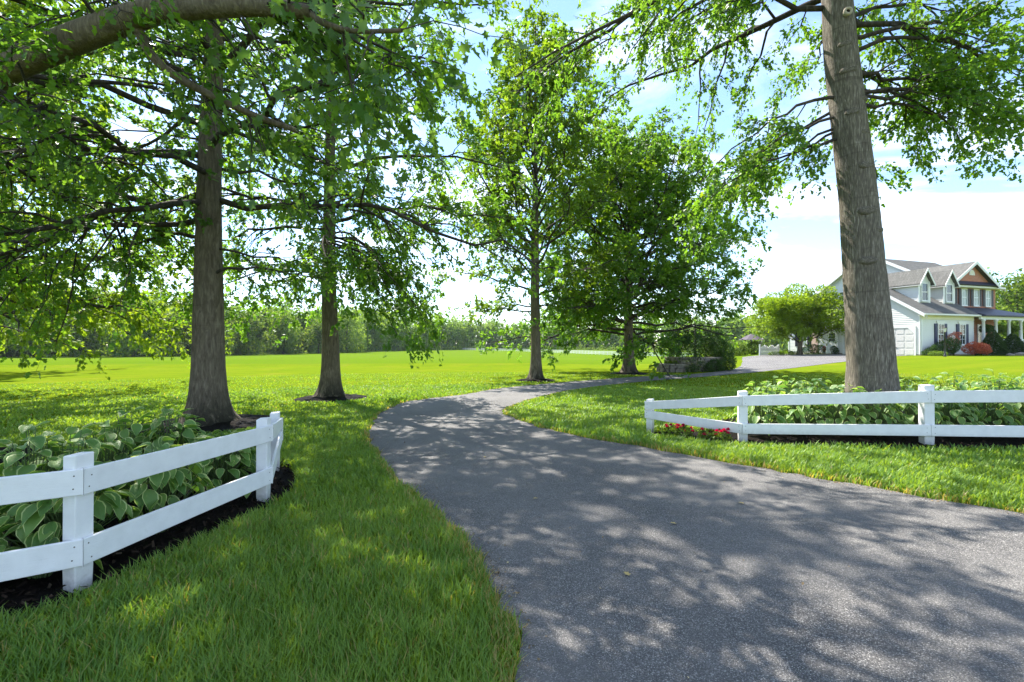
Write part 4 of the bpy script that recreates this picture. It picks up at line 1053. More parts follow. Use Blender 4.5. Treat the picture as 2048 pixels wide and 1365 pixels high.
shrub('evergreen_shrub', (41.0, 38.9), cone(1.0, 1.75), 15000, .075, 'yew', 'shorter wider cone shaped evergreen at the right edge before the porch', 'shrub', 64, group='cone shaped evergreens')
shrub('red_shrub', (35.4, 36.3), [(-.3, 0, .5, .6, .5, .35), (.35, 0, .6, .6, .5, .38), (0, .1, .75, .5, .4, .3), (.7, 0, .4, .4, .4, .25)], 2800, .10, 'redmaple', 'low spreading coral red shrub between lamp post and evergreens', 'shrub', 65)
shrub('mound_shrub', (33.3, 36.6), [(-.6, 0, .35, .75, .6, .4), (.3, .2, .6, .8, .7, .55), (.8, .3, .8, .6, .6, .6), (-1.1, 0, .2, .5, .5, .3)], 6500, .08, 'bush', 'dark spreading shrub mound under the garage window', 'shrub', 66)
shrub('crimson_shrub', (34.9, 37.55), [(0, 0, 1.2, .45, .35, .55), (.3, 0, 1.7, .35, .25, .15), (-.2, 0, .7, .4, .3, .5)], 1600, .08, 'redmaple', 'thin upright shrub with crimson tips against the garage wall', 'shrub', 67)
shrub('column_shrub', (32.15, 36.2), [(0, 0, .35, .17, .17, .35), (0, 0, .6, .18, .18, .25)], 1500, .05, 'bush', 'little upright shrub at the garage corner', 'shrub', 68)
shrub('groundcover_shrub', (31.7, 35.5), [(0, 0, .15, .55, .35, .22), (.5, .1, .15, .4, .3, .2)], 1600, .07, 'bush_light', 'pale green low plant at the foot of the lamp post', 'plant', 69)
shrub('rose_shrub', (29.35, 43.3), [(0, 0, .4, .3, .3, .35), (.25, .1, .3, .25, .25, .28)], 900, .08, 'bush', 'small airy shrub against the garage side wall', 'shrub', 70)
shrub('red_flower_shrub', (28.75, 43.75), [(0, 0, .5, .14, .14, .28)], 240, .08, 'redflower', 'red flowering plant beside the clipped hedge', 'plant', 71)
shrub('light_bush', (22.4, 48.2), [(0, 0, .8, 1.3, 1.0, .8), (-1.2, .3, .6, 1.0, .8, .6), (.9, 0, .5, .8, .7, .5)], 5000, .13, 'bush_light', 'bright green bush left of the patio umbrella', 'shrub', 72)
shrub('garden_bush', (25.6, 50.2), [(0, 0, .7, .7, .7, .7)], 2200, .12, 'bush_light', 'bright green bush under the patio umbrella', 'shrub', 73)
shrub('low_hedge', (25.2, 43.6), [(-.9, 0, .14, .8, .3, .2), (0, 0, .2, .7, .35, .25), (.6, -.1, .18, .6, .3, .22)], 2600, .07, 'bush_light', 'low ground cover at the foot of the forked tree', 'plant', 74)
for j, (s, lb) in enumerate(((7.45, 'fern in a hanging basket at the left porch bay'), (9.15, 'large fern in a hanging basket at the middle porch bay'), (10.8, 'fern in a hanging basket at the right porch bay'))):
    q = house.matrix_basis @ Vector((s, -.2, 0)) if False else Vector((31.9 + .951 * s + .309 * .2, 37 + .309 * s - .951 * .2, 0))
    e = shrub('hanging_fern', (q.x, q.y), [(0, 0, 0.30, .42, .42, .30), (0, 0, .12, .34, .34, .22)], 1200, .12, 'bush_light' if j else 'bush', lb, 'plant', 75 + j, group='hanging ferns on the porch')
    e.location.z = HZ + 1.9
    mb = MB(); mb.lathe([(.08, -.05), (.16, .05), (.18, .16)], (0, 0, 0), 10); mb.build('basket', M['soil'], e)
    obj('hanger', tubes_mesh('hanger', [(np.array([[(0, 0, .1), (0, 0, 1.02)]], float), np.array([[.008, .008]]), 4)], M['metal_black']), e)

# boulders at the right
for j, (x, y, s) in enumerate(((39.2, 36.6, .32), (40.6, 37.1, .45), (38.1, 36.3, .22))):
    rg = np.random.default_rng(90 + j); import bmesh
    bm = bmesh.new(); bmesh.ops.create_icosphere(bm, subdivisions=2, radius=1)
    for v_ in bm.verts: v_.co *= 1 + rg.normal(0, .07); v_.co.x *= s * 1.3; v_.co.y *= s; v_.co.z *= s * .6
    me = bpy.data.meshes.new('boulder'); bm.to_mesh(me); bm.free(); me.materials.append(M['stone'])
    for pl_ in me.polygons: pl_.use_smooth = True
    o = obj('boulder', me); o.location = (x, y, g(x, y) + s * .25)
    tag(o, ('brown boulder in front of the cone evergreens', 'largest dark boulder at the right edge before the porch', 'smallest boulder left of the other two')[j], 'boulder', 'garden boulders')
# lamp post
lp = empty('lamp_post', (30.75, 33.75, g(30.75, 33.75)), 0, 'black iron lamp post with glass lantern on the lawn before the garage', 'lamp post')
mb = MB(); mb.lathe([(.10, -.05), (.10, .08), (.055, .12), (.045, .5), (.038, 1.68), (.055, 1.70), (.03, 1.74)], (0, 0, 0), 12); mb.build('post', M['metal_black'], lp, True)
mb = MB(); mb.lathe([(.05, 1.74), (.085, 1.78), (.115, 2.02)], (0, 0, 0), 6); mb.build('lantern_glass', M['lampglass'], lp)
mb = MB(); mb.lathe([(.15, 2.02), (.13, 2.06), (.05, 2.16), (.02, 2.2), (.025, 2.24), (.005, 2.28)], (0, 0, 0), 6); mb.build('lantern_cap', M['metal_black'], lp)
bars = np.array([[(math.cos(a) * .088, math.sin(a) * .088, 1.77), (math.cos(a) * .12, math.sin(a) * .12, 2.03)] for a in np.arange(6) * math.pi / 3])
obj('lantern_frame', tubes_mesh('lantern_frame', [(bars, np.full((6, 2), .009), 4)], M['metal_black']), lp)

# patio umbrella
pu = empty('patio_umbrella', (25.2, 50.0, g(25.2, 50.0)), 0, 'mauve grey patio umbrella behind the white picket fence', 'umbrella')
mb = MB(); mb.lathe([(1.35, 1.55), (1.0, 1.72), (.5, 1.98), (.06, 2.18)], (0, 0, 0), 8); mb.build('canopy', M['canvas'], pu)
mb = MB(); mb.lathe([(.03, 0), (.03, 2.25)], (0, 0, 0), 8); mb.build('pole', M['metal_black'], pu)
# picket fence in the side garden
pf = empty('picket_fence', (24.6, 45.8, g(24.6, 45.8)), R(30), 'short white picket fence with scalloped tops beside the court', 'fence')
for i in range(15):
    x = -.95 + i * .2; h = .75 + .22 * abs(math.sin(i * .55))
    mb = MB(); mb.prism([(x - .06, 0, -.2), (x + .06, 0, -.2), (x + .06, 0, h - .07), (x, 0, h), (x - .06, 0, h - .07)], (0, .03, 0)); mb.build('picket', M['trim'], pf)
for z in (.2, .55): MB().box(-1.05, 1.95, .031, .07, z, z + .07).build('rail', M['trim'], pf)
for x in (-1.1, 1.95): MB().box(x - .06, x + .06, -.02, .1, -.2, 1.05).build('post', M['trim'], pf)
# ------------------------------------------------------------------ stone planter (two tiers)
pl = empty('stone_planter', (9.6, 26.0, g(9.6, 26.0)), 0, 'two tier dry stone planter with flat caps beside the driveway', 'planter')
rs = random.Random(4)
def stone_wall(path, h, th=.34):
    """courses of single stones along a polyline (local coords), flat cap stones on top"""
    pts = catmull(path, 8); seg = np.hypot(*np.diff(pts, axis=0).T); cum = np.concatenate([[0], np.cumsum(seg)]); L = cum[-1]
    def at(s): return np.array([np.interp(s, cum, pts[:, 0]), np.interp(s, cum, pts[:, 1])])
    rows = max(2, int(h / .13)); rh = h / rows
    for r_ in range(rows):
        s = -rs.uniform(0, .2)
        while s < L:
            w = rs.uniform(.18, .42); a = at(max(0, s)); b = at(min(L, s + w - .02)); d = b - a
            ln = np.linalg.norm(d)
            if ln > .05:
                d /= ln; nn = np.array([d[1], -d[0]]); o = rs.uniform(-.025, .025); zb = -.12 if r_ == 0 else r_ * rh
                p = [a + nn * (th / 2 + o), b + nn * (th / 2 + o), b - nn * (th / 2 - o), a - nn * (th / 2 - o)]
                mb = MB(); j = lambda: rs.uniform(-.008, .008)
                mb.hexa([(q[0] + j(), q[1] + j(), zb + .008) for q in p] + [(q[0] + j(), q[1] + j(), (r_ + 1) * rh - .008 + j()) for q in p]); mb.build('stone', M['stone'], pl)
            s += w
    s = 0
    while s < L - .02:
        w = rs.uniform(.4, .65); a = at(s); b = at(min(L, s + w - .012)); d = b - a; ln = np.linalg.norm(d); d /= ln; nn = np.array([d[1], -d[0]])
        p = [a + nn * (th / 2 + .05), b + nn * (th / 2 + .05), b - nn * (th / 2 + .03), a - nn * (th / 2 + .03)]
        mb = MB(); mb.hexa([(q[0], q[1], h) for q in p] + [(q[0], q[1], h + .055 + rs.uniform(0, .012)) for q in p]); mb.build('cap_stone', M['capstone'], pl); s += w
stone_wall([(-1.25, .8), (-1.4, .25), (-1.15, -.25), (-.3, -.5)], .36)
stone_wall([(-.6, 1.5), (-.7, .7), (-.45, .15), (.3, -.1), (1.2, .0), (1.9, .3)], .72)
mb = MB(); mb.prism([(-1.1, .7, .28), (-1.2, .2, .28), (-.9, -.1, .28), (-.2, -.3, .28), (-.4, .5, .28)], (0, 0, .02)); mb.build('soil', M['soil'], pl)
mb = MB(); mb.prism([(-.5, 1.4, .62), (-.55, .7, .62), (-.35, .3, .62), (.3, .1, .62), (1.2, .2, .62), (1.8, .5, .62), (1.2, 1.6, .62)], (0, 0, .02)); mb.build('soil', M['soil'], pl)
shrub('bedding_plant', (8.85, 26.1), [(0, 0, .12, .3, .25, .14), (-.2, .2, .12, .2, .2, .12)], 700, .09, 'bush_light', 'leafy bedding plants in the lower planter tier', 'plant', 81, lowz=.30)
shrub('creeping_plant', (9.9, 26.7), [(0, 0, .06, .9, .5, .12), (.8, .1, .06, .6, .4, .10)], 1800, .07, 'bush_light', 'low creeping plants along the upper planter tier', 'plant', 82, lowz=.62)
shrub('strappy_plant', (10.1, 25.2), [(0, 0, .2, .6, .35, .35), (.6, .2, .18, .5, .3, .3), (-.5, 0, .15, .4, .3, .25)], 1700, .16, 'bush', 'dark strappy plants at the front of the stone planter', 'plant', 83, tmpl=([(-.05, 0, 0), (.05, 0, 0), (.0, 1, .1)], [(0, 1, 2)]))
shrub('dark_shrub', (11.0, 25.6), [(0, 0, .3, .5, .45, .35), (.6, .2, .3, .5, .45, .35)], 2500, .07, 'bush', 'low dark shrub between the strappy plants and the tall rounded shrub', 'shrub', 84)
rng = np.random.default_rng(41)
pr = [(1.3 + .1 * i, i * 61, 1.5, 14, .45) for i in range(14)]
tree('weeping_tree', (10.35, 26.9), [(0, 0, -.1), (0, 0, .8), (.03, 0, 1.6), (0, 0, 2.8)], [(-.1, .09), (.5, .07), (1.6, .055), (2.8, .02)], pr, 'small dark weeping tree growing in the upper planter tier', 42, 9000, .10, KITE, 'bush', n2=5, n3=5, l2=.5, l3=.4, flare=.03, sides=10, wood3=False, dr2=.5)

# ------------------------------------------------------------------ pasture fence
PFP = catmull([(-30, 286), (-6, 240), (15.7, 198), (30, 152), (42, 128), (58, 112), (78, 104)], 10)
seg = np.hypot(*np.diff(PFP, axis=0).T); cum = np.concatenate([[0], np.cumsum(seg)])
pfe = empty('pasture_fence', (42, 128, g(42, 128)), 0, 'long white board fence crossing the far field', 'fence')
oz = g(42, 128)
nn_ = int(cum[-1] / 2.6)
pts = [np.array([np.interp(s, cum, PFP[:, 0]), np.interp(s, cum, PFP[:, 1])]) for s in np.linspace(0, cum[-1], nn_ + 1)]
pm = mesh_pd('post', *(lambda m: (m.V, m.F))(MB().box(-.075, .075, -.075, .075, -.3, 1.25)), M['trim'])
for p in pts:
    o = obj('post', pm, pfe); o.location = (p[0] - 42, p[1] - 128, g(*p) - oz)
for z in (.25, .65, 1.05):
    for c0 in range(0, len(pts) - 1, 12):
        mb = MB()
        for a, b in zip(pts[c0:c0 + 12], pts[c0 + 1:c0 + 13]):
            A = (a[0] - 42, a[1] - 128, g(*a) - oz + z); B_ = (b[0] - 42, b[1] - 128, g(*b) - oz + z); d = (b - a) / np.linalg.norm(b - a); n_ = (d[1] * .02, -d[0] * .02)
            q = [(A[0] + n_[0] * 4.5, A[1] + n_[1] * 4.5), (B_[0] + n_[0] * 4.5, B_[1] + n_[1] * 4.5), (B_[0] + n_[0] * 3.8, B_[1] + n_[1] * 3.8), (A[0] + n_[0] * 3.8, A[1] + n_[1] * 3.8)]
            zz = [A[2], B_[2], B_[2], A[2]]
            mb.hexa([(q[i][0], q[i][1], zz[i]) for i in range(4)] + [(q[i][0], q[i][1], zz[i] + .16) for i in range(4)])
        mb.build('rail', M['trim'], pfe)

# ------------------------------------------------------------------ white entrance fences
def fence(label, posts, rails, name='board_fence'):
    """posts: (x,y,height,width,yaw deg). rails: (i,j,za0,za1,zb0,zb1) heights of bottom/top at both ends above the post feet"""
    b = posts[0]; root = empty(name, (b[0], b[1], g(b[0], b[1])), 0, label, 'fence'); oz_ = g(b[0], b[1])
    for (x, y, h, w, yaw) in posts:
        mb = MB(); w2 = w / 2; z = g(x, y) - oz_
        # foot narrows slightly, top cut a little askew
        mb.hexa([(-w2 * .86, -w2 * .86, -.25), (w2 * .86, -w2 * .86, -.25), (w2 * .86, w2 * .86, -.25), (-w2 * .86, w2 * .86, -.25), (-w2, -w2, .16), (w2, -w2, .16), (w2, w2, .16), (-w2, w2, .16)])
        b2 = len(mb.V); mb.V += [(-w2, -w2, h - .006), (w2, -w2, h + .006), (w2, w2, h + .008), (-w2, w2, h)]
        mb.F.remove((4, 5, 6, 7)); mb.F += [(4, 5, b2 + 1, b2), (5, 6, b2 + 2, b2 + 1), (6, 7, b2 + 3, b2 + 2), (7, 4, b2, b2 + 3), (b2, b2 + 1, b2 + 2, b2 + 3)]
        o = mb.build('post', M['fence'], root); o.location = (x - b[0], y - b[1], z); o.rotation_euler = (0, 0, R(yaw)); bevel(o, .007)
    for (pa, pb, pa2, pb2, a0, a1, b0, b1) in rails:
        A = np.array(pa); B_ = np.array(pb)
        za, zb = g(*A) - oz_, g(*B_) - oz_
        q = [A, B_, np.array(pb2), np.array(pa2)]; q = [c - np.array(b[:2]) for c in q]
        mb = MB(); seg_n = 6; b_ = []
        # the board is divided along its length so that it can bow slightly
        rr = random.Random(int(a0 * 1000 + A[0] * 100)); amp = rr.uniform(-.006, .006)
        for i in range(seg_n + 1):
            t_ = i / seg_n; bow = amp * math.sin(math.pi * t_)
            p0 = q[0] * (1 - t_) + q[1] * t_; p1 = q[3] * (1 - t_) + q[2] * t_; lo_ = (a0 + za) * (1 - t_) + (b0 + zb) * t_ + bow; hi_ = (a1 + za) * (1 - t_) + (b1 + zb) * t_ + bow
            mb.V += [(p0[0], p0[1], lo_), (p1[0], p1[1], lo_), (p1[0], p1[1], hi_), (p0[0], p0[1], hi_)]
        for i in range(seg_n):
            s = i * 4
            for e_ in range(4): mb.F.append((s + e_, s + 4 + e_, s + 4 + (e_ + 1) % 4, s + (e_ + 1) % 4))
        mb.F += [(3, 2, 1, 0), (seg_n * 4, seg_n * 4 + 1, seg_n * 4 + 2, seg_n * 4 + 3)]
        ro = bevel(mb.build('rail', M['fence'], root), .004)
        o_ = q[3] - q[0]; o_ = o_ / np.linalg.norm(o_); dl = q[2] - q[3]; dl = dl / np.linalg.norm(dl)
        for (pt, sg, lo_, hi_) in ((q[3], 1, a0 + za, a1 + za), (q[2], -1, b0 + zb, b1 + zb)):
            for fz in (.27, .74):
                c_ = pt + dl * sg * rr.uniform(.03, .05); zc = lo_ + (hi_ - lo_) * (fz + rr.uniform(-.05, .05))
                nm = MB(); nm.prism([(c_[0] + dl[0] * .0045 * math.cos(t_), c_[1] + dl[1] * .0045 * math.cos(t_), zc + .0045 * math.sin(t_)) for t_ in np.arange(6) * math.pi / 3], (o_[0] * .0015, o_[1] * .0015, 0)); nm.build('nail', M['nail'], ro)
    return root
def offset_line(pts, off):
    """the polyline moved sideways, mitred at its corners"""
    P = [np.array(p, float) for p in pts]; L_ = []
    for a_, b_ in zip(P[:-1], P[1:]):
        d_ = (b_ - a_) / np.linalg.norm(b_ - a_); n_ = np.array([d_[1], -d_[0]]) * off; L_.append((a_ + n_, b_ + n_, d_))
    out = [L_[0][0] - L_[0][2] * .05]
    for (a1, b1, d1), (a2, b2, d2) in zip(L_[:-1], L_[1:]):
        t_ = np.linalg.solve(np.column_stack([d1, -d2]), a2 - a1)[0]; out.append(a1 + d1 * t_)
    out.append(L_[-1][1] + L_[-1][2] * .05)
    return out
def run(pts, off, hts):
    """rails between consecutive points of the offset line; hts[i] = (low board z0,z1, top board z0,z1) at each post"""
    O = offset_line(pts, off); O2 = offset_line(pts, off + .026); rails = []
    for i in range(len(O) - 1):
        d_ = (O[i + 1] - O[i]) / np.linalg.norm(O[i + 1] - O[i]); e_ = d_ * .0015; a_ = O[i] + e_; b_ = O[i + 1] - e_
        for k_ in (0, 2):
            rails.append((tuple(a_), tuple(b_), tuple(O2[i] + e_), tuple(O2[i + 1] - e_), hts[i][k_], hts[i][k_ + 1], hts[i + 1][k_], hts[i + 1][k_ + 1]))
    return rails
A = (-2.64, 2.90); B_ = (-2.36, 4.52); C_ = (-2.80, 5.62); Z_ = (-4.55, 1.62)
LFENCE = [Z_, A, B_, C_]
fence('white two board fence at the left with hostas spilling through it', [(*A, .835, .104, -14), (*B_, .80, .10, 8), (*C_, .70, .10, 20), (*Z_, .83, .115, 35)],
      run(LFENCE, .053, [(.17, .33, .60, .755), (.175, .335, .60, .755), (.185, .335, .585, .735), (.36, .49, .50, .625)]))
P1_ = (5.62, 6.45); P2_ = (3.34, 6.89); P3_ = (2.29, 7.88); P0_ = (7.95, 6.15)
RFENCE = [P3_, P2_, P1_, P0_]
fence('white two board fence at the right whose end boards converge, hostas behind', [(*P1_, .83, .125, -8), (*P2_, .745, .12, -18), (*P3_, .55, .10, -38), (*P0_, .83, .125, -8)],
      run(RFENCE, .066, [(.245, .375, .385, .515), (.145, .29, .545, .69), (.155, .305, .60, .76), (.15, .30, .60, .76)]))

# ------------------------------------------------------------------ hostas
def hosta_leaf(i):
    rg = np.random.default_rng(200 + i)
    us = [-1, -.86, -.0, .86, 1]; ts = [0, .14, .34, .58, .82, 1.0]
    V, F, MI = [], [], []
    for t_ in ts:
        wd = float(np.interp(t_, [0, .14, .34, .58, .82, 1.0], [.05, .235, .315, .275, .135, .006]))
        for u in us:
            x = u * wd; z = .20 * abs(u) * wd * 2 - (.30, .22, .38)[i] * t_ ** 2 * .7 + .10 * t_ + rg.normal(0, .008) + .018 * math.sin(t_ * 11 + i) * abs(u)
            V.append((x, t_ * (1 - .04 * abs(u)), z))
    for r_ in range(5):
        for c_ in range(4):
            a = r_ * 5 + c_; F.append((a, a + 1, a + 6, a + 5)); MI.append(1 if c_ in (0, 3) else 0)
    return mesh_pd('leaf', V, F, [M['hosta_leaf'], M['hosta_margin']], True, MI)
HL = [hosta_leaf(i) for i in range(3)]
def fence_gap(line, x, y):
    best = 9; bn = np.zeros(2)
    for a_, b_ in zip(line[:-1], line[1:]):
        d_ = np.array(b_) - np.array(a_); L_ = np.linalg.norm(d_); d_ = d_ / L_; v_ = np.array([x, y]) - np.array(a_)
        if -.1 < v_ @ d_ < L_ + .1:
            q_ = -(v_[0] * d_[1] - v_[1] * d_[0])
            if q_ < best: best = q_; bn = np.array([-d_[1], d_[0]])
    return best, bn
def hosta(x, y, Rr, Hh, n, size, label, group, seed, line=None, gap=.03):
    rg = np.random.default_rng(seed); b = (x, y, g(x, y) + .05)
    e = empty('hosta', b, 0, label, 'plant', group)
    ST, SRr = [], []
    for i in range(n):
        ph = i * 2.39996 + rg.normal(0, .25); f = math.sqrt((i + .5) / n); r_ = Rr * f * rg.uniform(.85, 1.1)
        h = Hh * (1 - .62 * f ** 2.2) * rg.uniform(.86, 1.08)
        pos = Vector((r_ * math.cos(ph) * .75, r_ * math.sin(ph) * .75, h))
        pit = R(18 - 70 * f + rg.normal(0, 15)); az = ph + rg.normal(0, .35)
        Yv = Vector((math.cos(az) * math.cos(pit), math.sin(az) * math.cos(pit), math.sin(pit)))
        roll = rg.normal(0, .3); X0 = Yv.cross(Vector((0, 0, 1))).normalized(); Z0 = X0.cross(Yv)
        Xv = X0 * math.cos(roll) + Z0 * math.sin(roll); Zv = Xv.cross(Yv)
        s = size * rg.uniform(.72, 1.15) * (1.08 - .2 * (1 - f))
        if line is not None:
            tip = pos + Yv * s
            gd, gn = fence_gap(line, x + tip.x, y + tip.y)
            if gd < gap:
                sh = min(gap - gd + rg.uniform(0, .05), .45); pos = pos + Vector((gn[0] * sh, gn[1] * sh, rg.uniform(-.05, .05)))
        o = bpy.data.objects.new('leaf', HL[int(rg.integers(3))]); COL.objects.link(o); o.parent = e
        o.matrix_basis = Matrix(((Xv.x * s, Yv.x * s, Zv.x * s, pos.x), (Xv.y * s, Yv.y * s, Zv.y * s, pos.y), (Xv.z * s, Yv.z * s, Zv.z * s, pos.z), (0, 0, 0, 1)))
        ST.append([(pos.x * .12, pos.y * .12, -.05), (pos.x * .45, pos.y * .45, h * .62), tuple(pos)]); SRr.append([.006, .005, .004])
    obj('stems', tubes_mesh('stems', [(np.array(ST, float), np.array(SRr), 4)], M['stem']), e)
    return e
ORD = ['first', 'second', 'third', 'fourth', 'fifth', 'sixth', 'seventh', 'eighth', 'ninth', 'tenth', 'eleventh', 'twelfth']
# left bed: rows parallel to the A-B boards
rl = random.Random(8)
for row, off in enumerate((.40, .82, 1.24)):
    n = (7, 6, 5)[row]
    for i in range(n):
        # walk along the fence from the far end to the near left
        path = catmull([(-2.62, 5.22), (-2.36, 4.45), (-2.62, 2.95), (-3.55, 2.25), (-4.55, 1.6)], 8)
        s = .10 + .86 * i / (n - 1); q = path[int(s * (len(path) - 1))]; q2 = path[min(len(path) - 1, int(s * (len(path) - 1)) + 1)]
        d = q2 - q; d /= np.linalg.norm(d) + 1e-9; nn = np.array([d[1], -d[0]])
        p = q + nn * off + np.array([rl.uniform(-.05, .05), rl.uniform(-.05, .05)])
        lb = f"variegated hosta, {ORD[i]} from the far end post in the {('front', 'middle', 'back')[row]} row behind the left fence"
        hosta(p[0], p[1], .44, (.62, .74, .76)[row] * rl.uniform(.9, 1.12), (96, 70, 52)[row], .145, lb, 'hostas behind the left fence', 300 + row * 20 + i, LFENCE)
hosta(-2.98, 3.02, .34, .40, 30, .17, 'small hosta spilling through the boards beside the left corner post', 'hostas behind the left fence', 399, LFENCE)
rl = random.Random(9)
for row, off in enumerate((.42, .90, 1.40, 1.9)):
    n = (10, 9, 8, 6)[row]
    for i in range(n):
        t_ = (i + .35 + .5 * (row % 2) * .6) / n
        x = 3.62 + row * .20 + t_ * (5.0 - row * .25); y = 6.89 - (x - 3.34) * .16 + off
        if math.hypot(x - TREES['r'][0], y - TREES['r'][1]) < .62: continue
        x += rl.uniform(-.05, .05); y += rl.uniform(-.05, .05)
        lb = f"variegated hosta, {ORD[i]} from the left in the {('front', 'second', 'third', 'back')[row]} row behind the right fence"
        hosta(x, y, .46, (.60, .72, .76, .74)[row] * rl.uniform(.92, 1.1), (84, 52, 40, 40)[row], .15, lb, 'hostas behind the right fence', 420 + row * 20 + i, RFENCE)

# crimson bedding flowers by the right fence
for j, (x, y, n) in enumerate(((2.50, 7.47, 9), (2.64, 7.33, 7), (2.90, 7.06, 6), (3.04, 6.93, 8))):
    lb = ('crimson bedding flower nearest the fence end post', 'crimson bedding flower second from the fence end post', 'crimson bedding flower third from the fence end post', 'crimson bedding flower nearest the middle fence post')[j]
    rg = np.random.default_rng(500 + j)
    e = shrub('bedding_flower', (x, y), [(0, 0, .08, .13, .12, .08)], 260, .05, 'bush_light', lb, 'flower', 510 + j, group='crimson bedding flowers')
    pet = ([(0, 0, 0), (-.45, .55, .1), (0, 1, .16), (.45, .55, .1)], [(0, 1, 2, 3)])
    for i in range(n):
        c_ = np.array([rg.uniform(-.13, .13), rg.uniform(-.12, .10), rg.uniform(.10, .19)])
        a = np.arange(12) * 2.4; el = np.linspace(.1, 1.2, 12); Yv = np.column_stack([np.cos(a) * np.cos(el), np.sin(a) * np.cos(el), np.sin(el)]); up = np.tile([0, 0, 1.0], (12, 1)); Xv = nrm(np.cross(Yv, up + .01)); Zv = np.cross(Xv, Yv)
        obj('blossom', scatter_mesh('blossom', pet[0], pet[1], np.tile(c_, (12, 1)), Xv, Yv, Zv, np.full(12, .042), M['redflower'], rg.uniform(0, 1, 12)), e)

# a few fallen leaves on the asphalt
for j, (x, y, a) in enumerate(((.75, 3.05, .3), (1.35, 3.9, 1.4), (.25, 4.6, 2.2), (2.1, 4.3, .9), (-.35, 6.3, 2.9))):
    me = mesh_pd('fallen_leaf', LOBE[0], LOBE[1], M['dryleaf']); o = obj('fallen_leaf', me); o.scale = (.06, .06, .06); o.rotation_euler = (.1, .08, a); o.location = (x, y, g(x, y) + .022)
    tag(o, ('dry tan leaf nearest the viewer on the asphalt', 'dry tan leaf right of the nearest one on the asphalt', 'dry tan leaf in the middle of the driveway', 'dry tan leaf farthest right on the asphalt', 'dry tan leaf farthest up the driveway')[j], 'leaf', 'fallen leaves on the driveway')

# leaf litter and grit along the drive
rg = np.random.default_rng(610)
n = 2600; side = rg.uniform(0, 1, n) < .5; q_ = rg.uniform(8, 84, n); i_ = q_.astype(int); w_ = (q_ - i_)[:, None]
pe = np.where(side[:, None], LE[i_] * (1 - w_) + LE[i_ + 1] * w_, RE[i_] * (1 - w_) + RE[i_ + 1] * w_); po = np.where(side[:, None], RE[i_], LE[i_])
dv = nrm(po - pe); far_ = np.abs(rg.normal(0, 1, n)) * np.where(rg.uniform(0, 1, n) < .85, .07, 1.2)
p_ = pe + dv * far_[:, None]
P = np.column_stack([p_, gz(p_[:, 0], p_[:, 1]) + .019]); dd_ = rg.normal(0, 1, (n, 3)); dd_[:, 2] *= .15; X, Y, Z = leaf_frames(rg, nrm(dd_), .2)
lit = obj('leaf_litter', scatter_mesh('leaf_litter', KITE[0], KITE[1], P, X, Y, Z, rg.uniform(.006, .028, n), M['litter'], rg.uniform(0, 1, n)))
tag(lit, 'dry leaf bits and grit along the driveway edges', 'leaf litter', None, 'stuff')

# mulch chips
rg = np.random.default_rng(600)
def chips(poly, n, label):
    pl_ = np.array(poly); lo_, hi_ = pl_.min(0), pl_.max(0)
    p = rg.uniform(lo_, hi_, (n * 3, 2)); p = p[inside(pl_, p[:, 0], p[:, 1])][:n]
    P = np.column_stack([p, gz(p[:, 0], p[:, 1]) + rg.uniform(.02, .06, len(p))]); d = rg.normal(0, 1, (len(p), 3)); d[:, 2] *= .35; X, Y, Z = leaf_frames(rg, nrm(d), .5)
    o = obj('mulch_chips', scatter_mesh('mulch_chips', [(-.18, 0, 0), (.18, 0, 0), (.15, 1, .05), (-.15, 1, 0)], [(0, 1, 2, 3)], P, X, Y, Z, rg.uniform(.02, .06, len(p)), M['chip'], rg.uniform(0, 1, len(p)) ** 1.5))
    tag(o, label, 'mulch', None, 'stuff')
chips(LBED_P, 9000, 'dark bark chips strewn over the left bed')
chips(RBED_P, 6000, 'dark bark chips strewn over the right bed')

# ------------------------------------------------------------------ grass blades
rg = np.random.default_rng(700)
bands = [(1.2, 2.6, 9000), (2.6, 4.5, 6000), (4.5, 7.5, 2800), (7.5, 12, 1050), (12, 18, 330), (18, 26, 70)]
Xs_, Ys_, Ds_ = [], [], []
for (d0, d1, dens) in bands:
    th_ = R(54); area = th_ * (d1 * d1 - d0 * d0); n = int(area * dens)
    r_ = np.sqrt(rg.uniform(d0 * d0, d1 * d1, n)); a = rg.uniform(-th_, th_, n)
    x, y = r_ * np.sin(a), r_ * np.cos(a)
    dens_keep = np.ones(n, bool)
    dens_keep &= ~inside(DRIVE_POLY, x, y); dens_keep &= ~inside(LBED_P, x, y); dens_keep &= ~inside(RBED_P, x, y)
    for (c, rr_, _) in RINGS: dens_keep &= np.hypot(x - c[0], y - c[1]) > rr_ * rg.uniform(.92, 1.0, n)
    x, y = x[dens_keep], y[dens_keep]
    Xs_.append(x); Ys_.append(y); Ds_.append(np.hypot(x, y))
x = np.concatenate(Xs_); y = np.concatenate(Ys_); d = np.concatenate(Ds_); N = len(x)
edge = np.minimum(dist_line([tuple(p) for p in LE[:100:2]], x, y), dist_line([tuple(p) for p in RE[:100:2]], x, y))
clump = .5 + .5 * np.sin(x * 7.3 + 2 * np.sin(y * 5.1)) * np.sin(y * 6.1 + 1.7 * np.sin(x * 4.3))
hgt = (.050 + .045 * rg.uniform(0, 1, N) + .030 * clump) * np.interp(d, [7, 12, 26], [1.0, .7, .38]) * np.clip(.75 + edge * 2, .75, 1)
wid = .0026 * np.clip(d / 2.6, 1, 6) * rg.uniform(.8, 1.4, N)
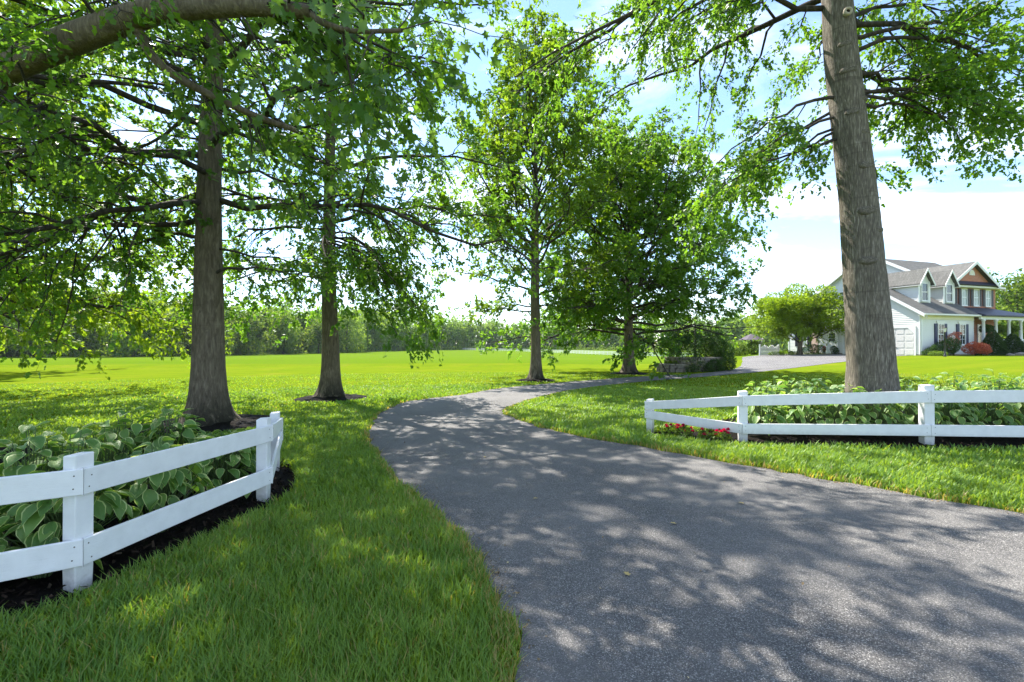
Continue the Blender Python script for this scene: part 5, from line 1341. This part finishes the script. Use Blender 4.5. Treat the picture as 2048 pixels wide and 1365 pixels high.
az = rg.uniform(0, 6.2832, N); lean = rg.uniform(.15, 1.0, N) * hgt
dx, dy = np.cos(az), np.sin(az); px_, py_ = -dy, dx
z0 = gz(x, y) - .004
V = np.empty((N, 5, 3))
V[:, 0] = np.column_stack([x - px_ * wid, y - py_ * wid, z0]); V[:, 1] = np.column_stack([x + px_ * wid, y + py_ * wid, z0])
mx_, my_ = x + dx * lean * .35, y + dy * lean * .35
V[:, 2] = np.column_stack([mx_ + px_ * wid * .8, my_ + py_ * wid * .8, z0 + hgt * .6]); V[:, 3] = np.column_stack([mx_ - px_ * wid * .8, my_ - py_ * wid * .8, z0 + hgt * .6])
V[:, 4] = np.column_stack([x + dx * lean, y + dy * lean, z0 + hgt])
b_ = np.arange(N)[:, None] * 5
loops = (b_ + np.array([0, 1, 2, 3, 3, 2, 4])[None]).ravel()
starts = (np.arange(N)[:, None] * 7 + np.array([0, 4])[None]).ravel()
patch = .5 + .5 * np.sin(x * 1.1 + 1.3 * np.sin(y * .8)) * np.sin(y * 1.3 + np.sin(x * .9))
rn = np.clip(.02 + .58 * rg.uniform(0, 1, N) + .3 * patch, 0, .88)
straw = rg.uniform(0, 1, N) < np.where(edge < .10, .36, np.where(d < 5, .045, .006))
rn = np.where(straw, 1.0, rn)
gr = obj('grass', mesh_arrays('grass', V.reshape(-1, 3), loops, starts, M['grass'], False, np.repeat(rn, 2)))
tag(gr, 'short green lawn grass beside the driveway', 'grass', None, 'stuff')

# ------------------------------------------------------------------ summer air
hz = MB().box(-420, 420, -60, 420, -3.2, 32).build('haze', None)
hz.data.materials.clear()
k = NT('haze_air'); k.n.remove(k.b)
vol = k.node('ShaderNodeVolumePrincipled'); vol.inputs['Color'].default_value = (0.80, 0.88, 1.0, 1); vol.inputs['Density'].default_value = 0.0001; vol.inputs['Anisotropy'].default_value = 0.2
k.link(vol.outputs[0], k.out.inputs['Volume'])
hz.data.materials.append(k.m)
tag(hz, 'thin summer haze over the fields', 'haze', None, 'stuff')
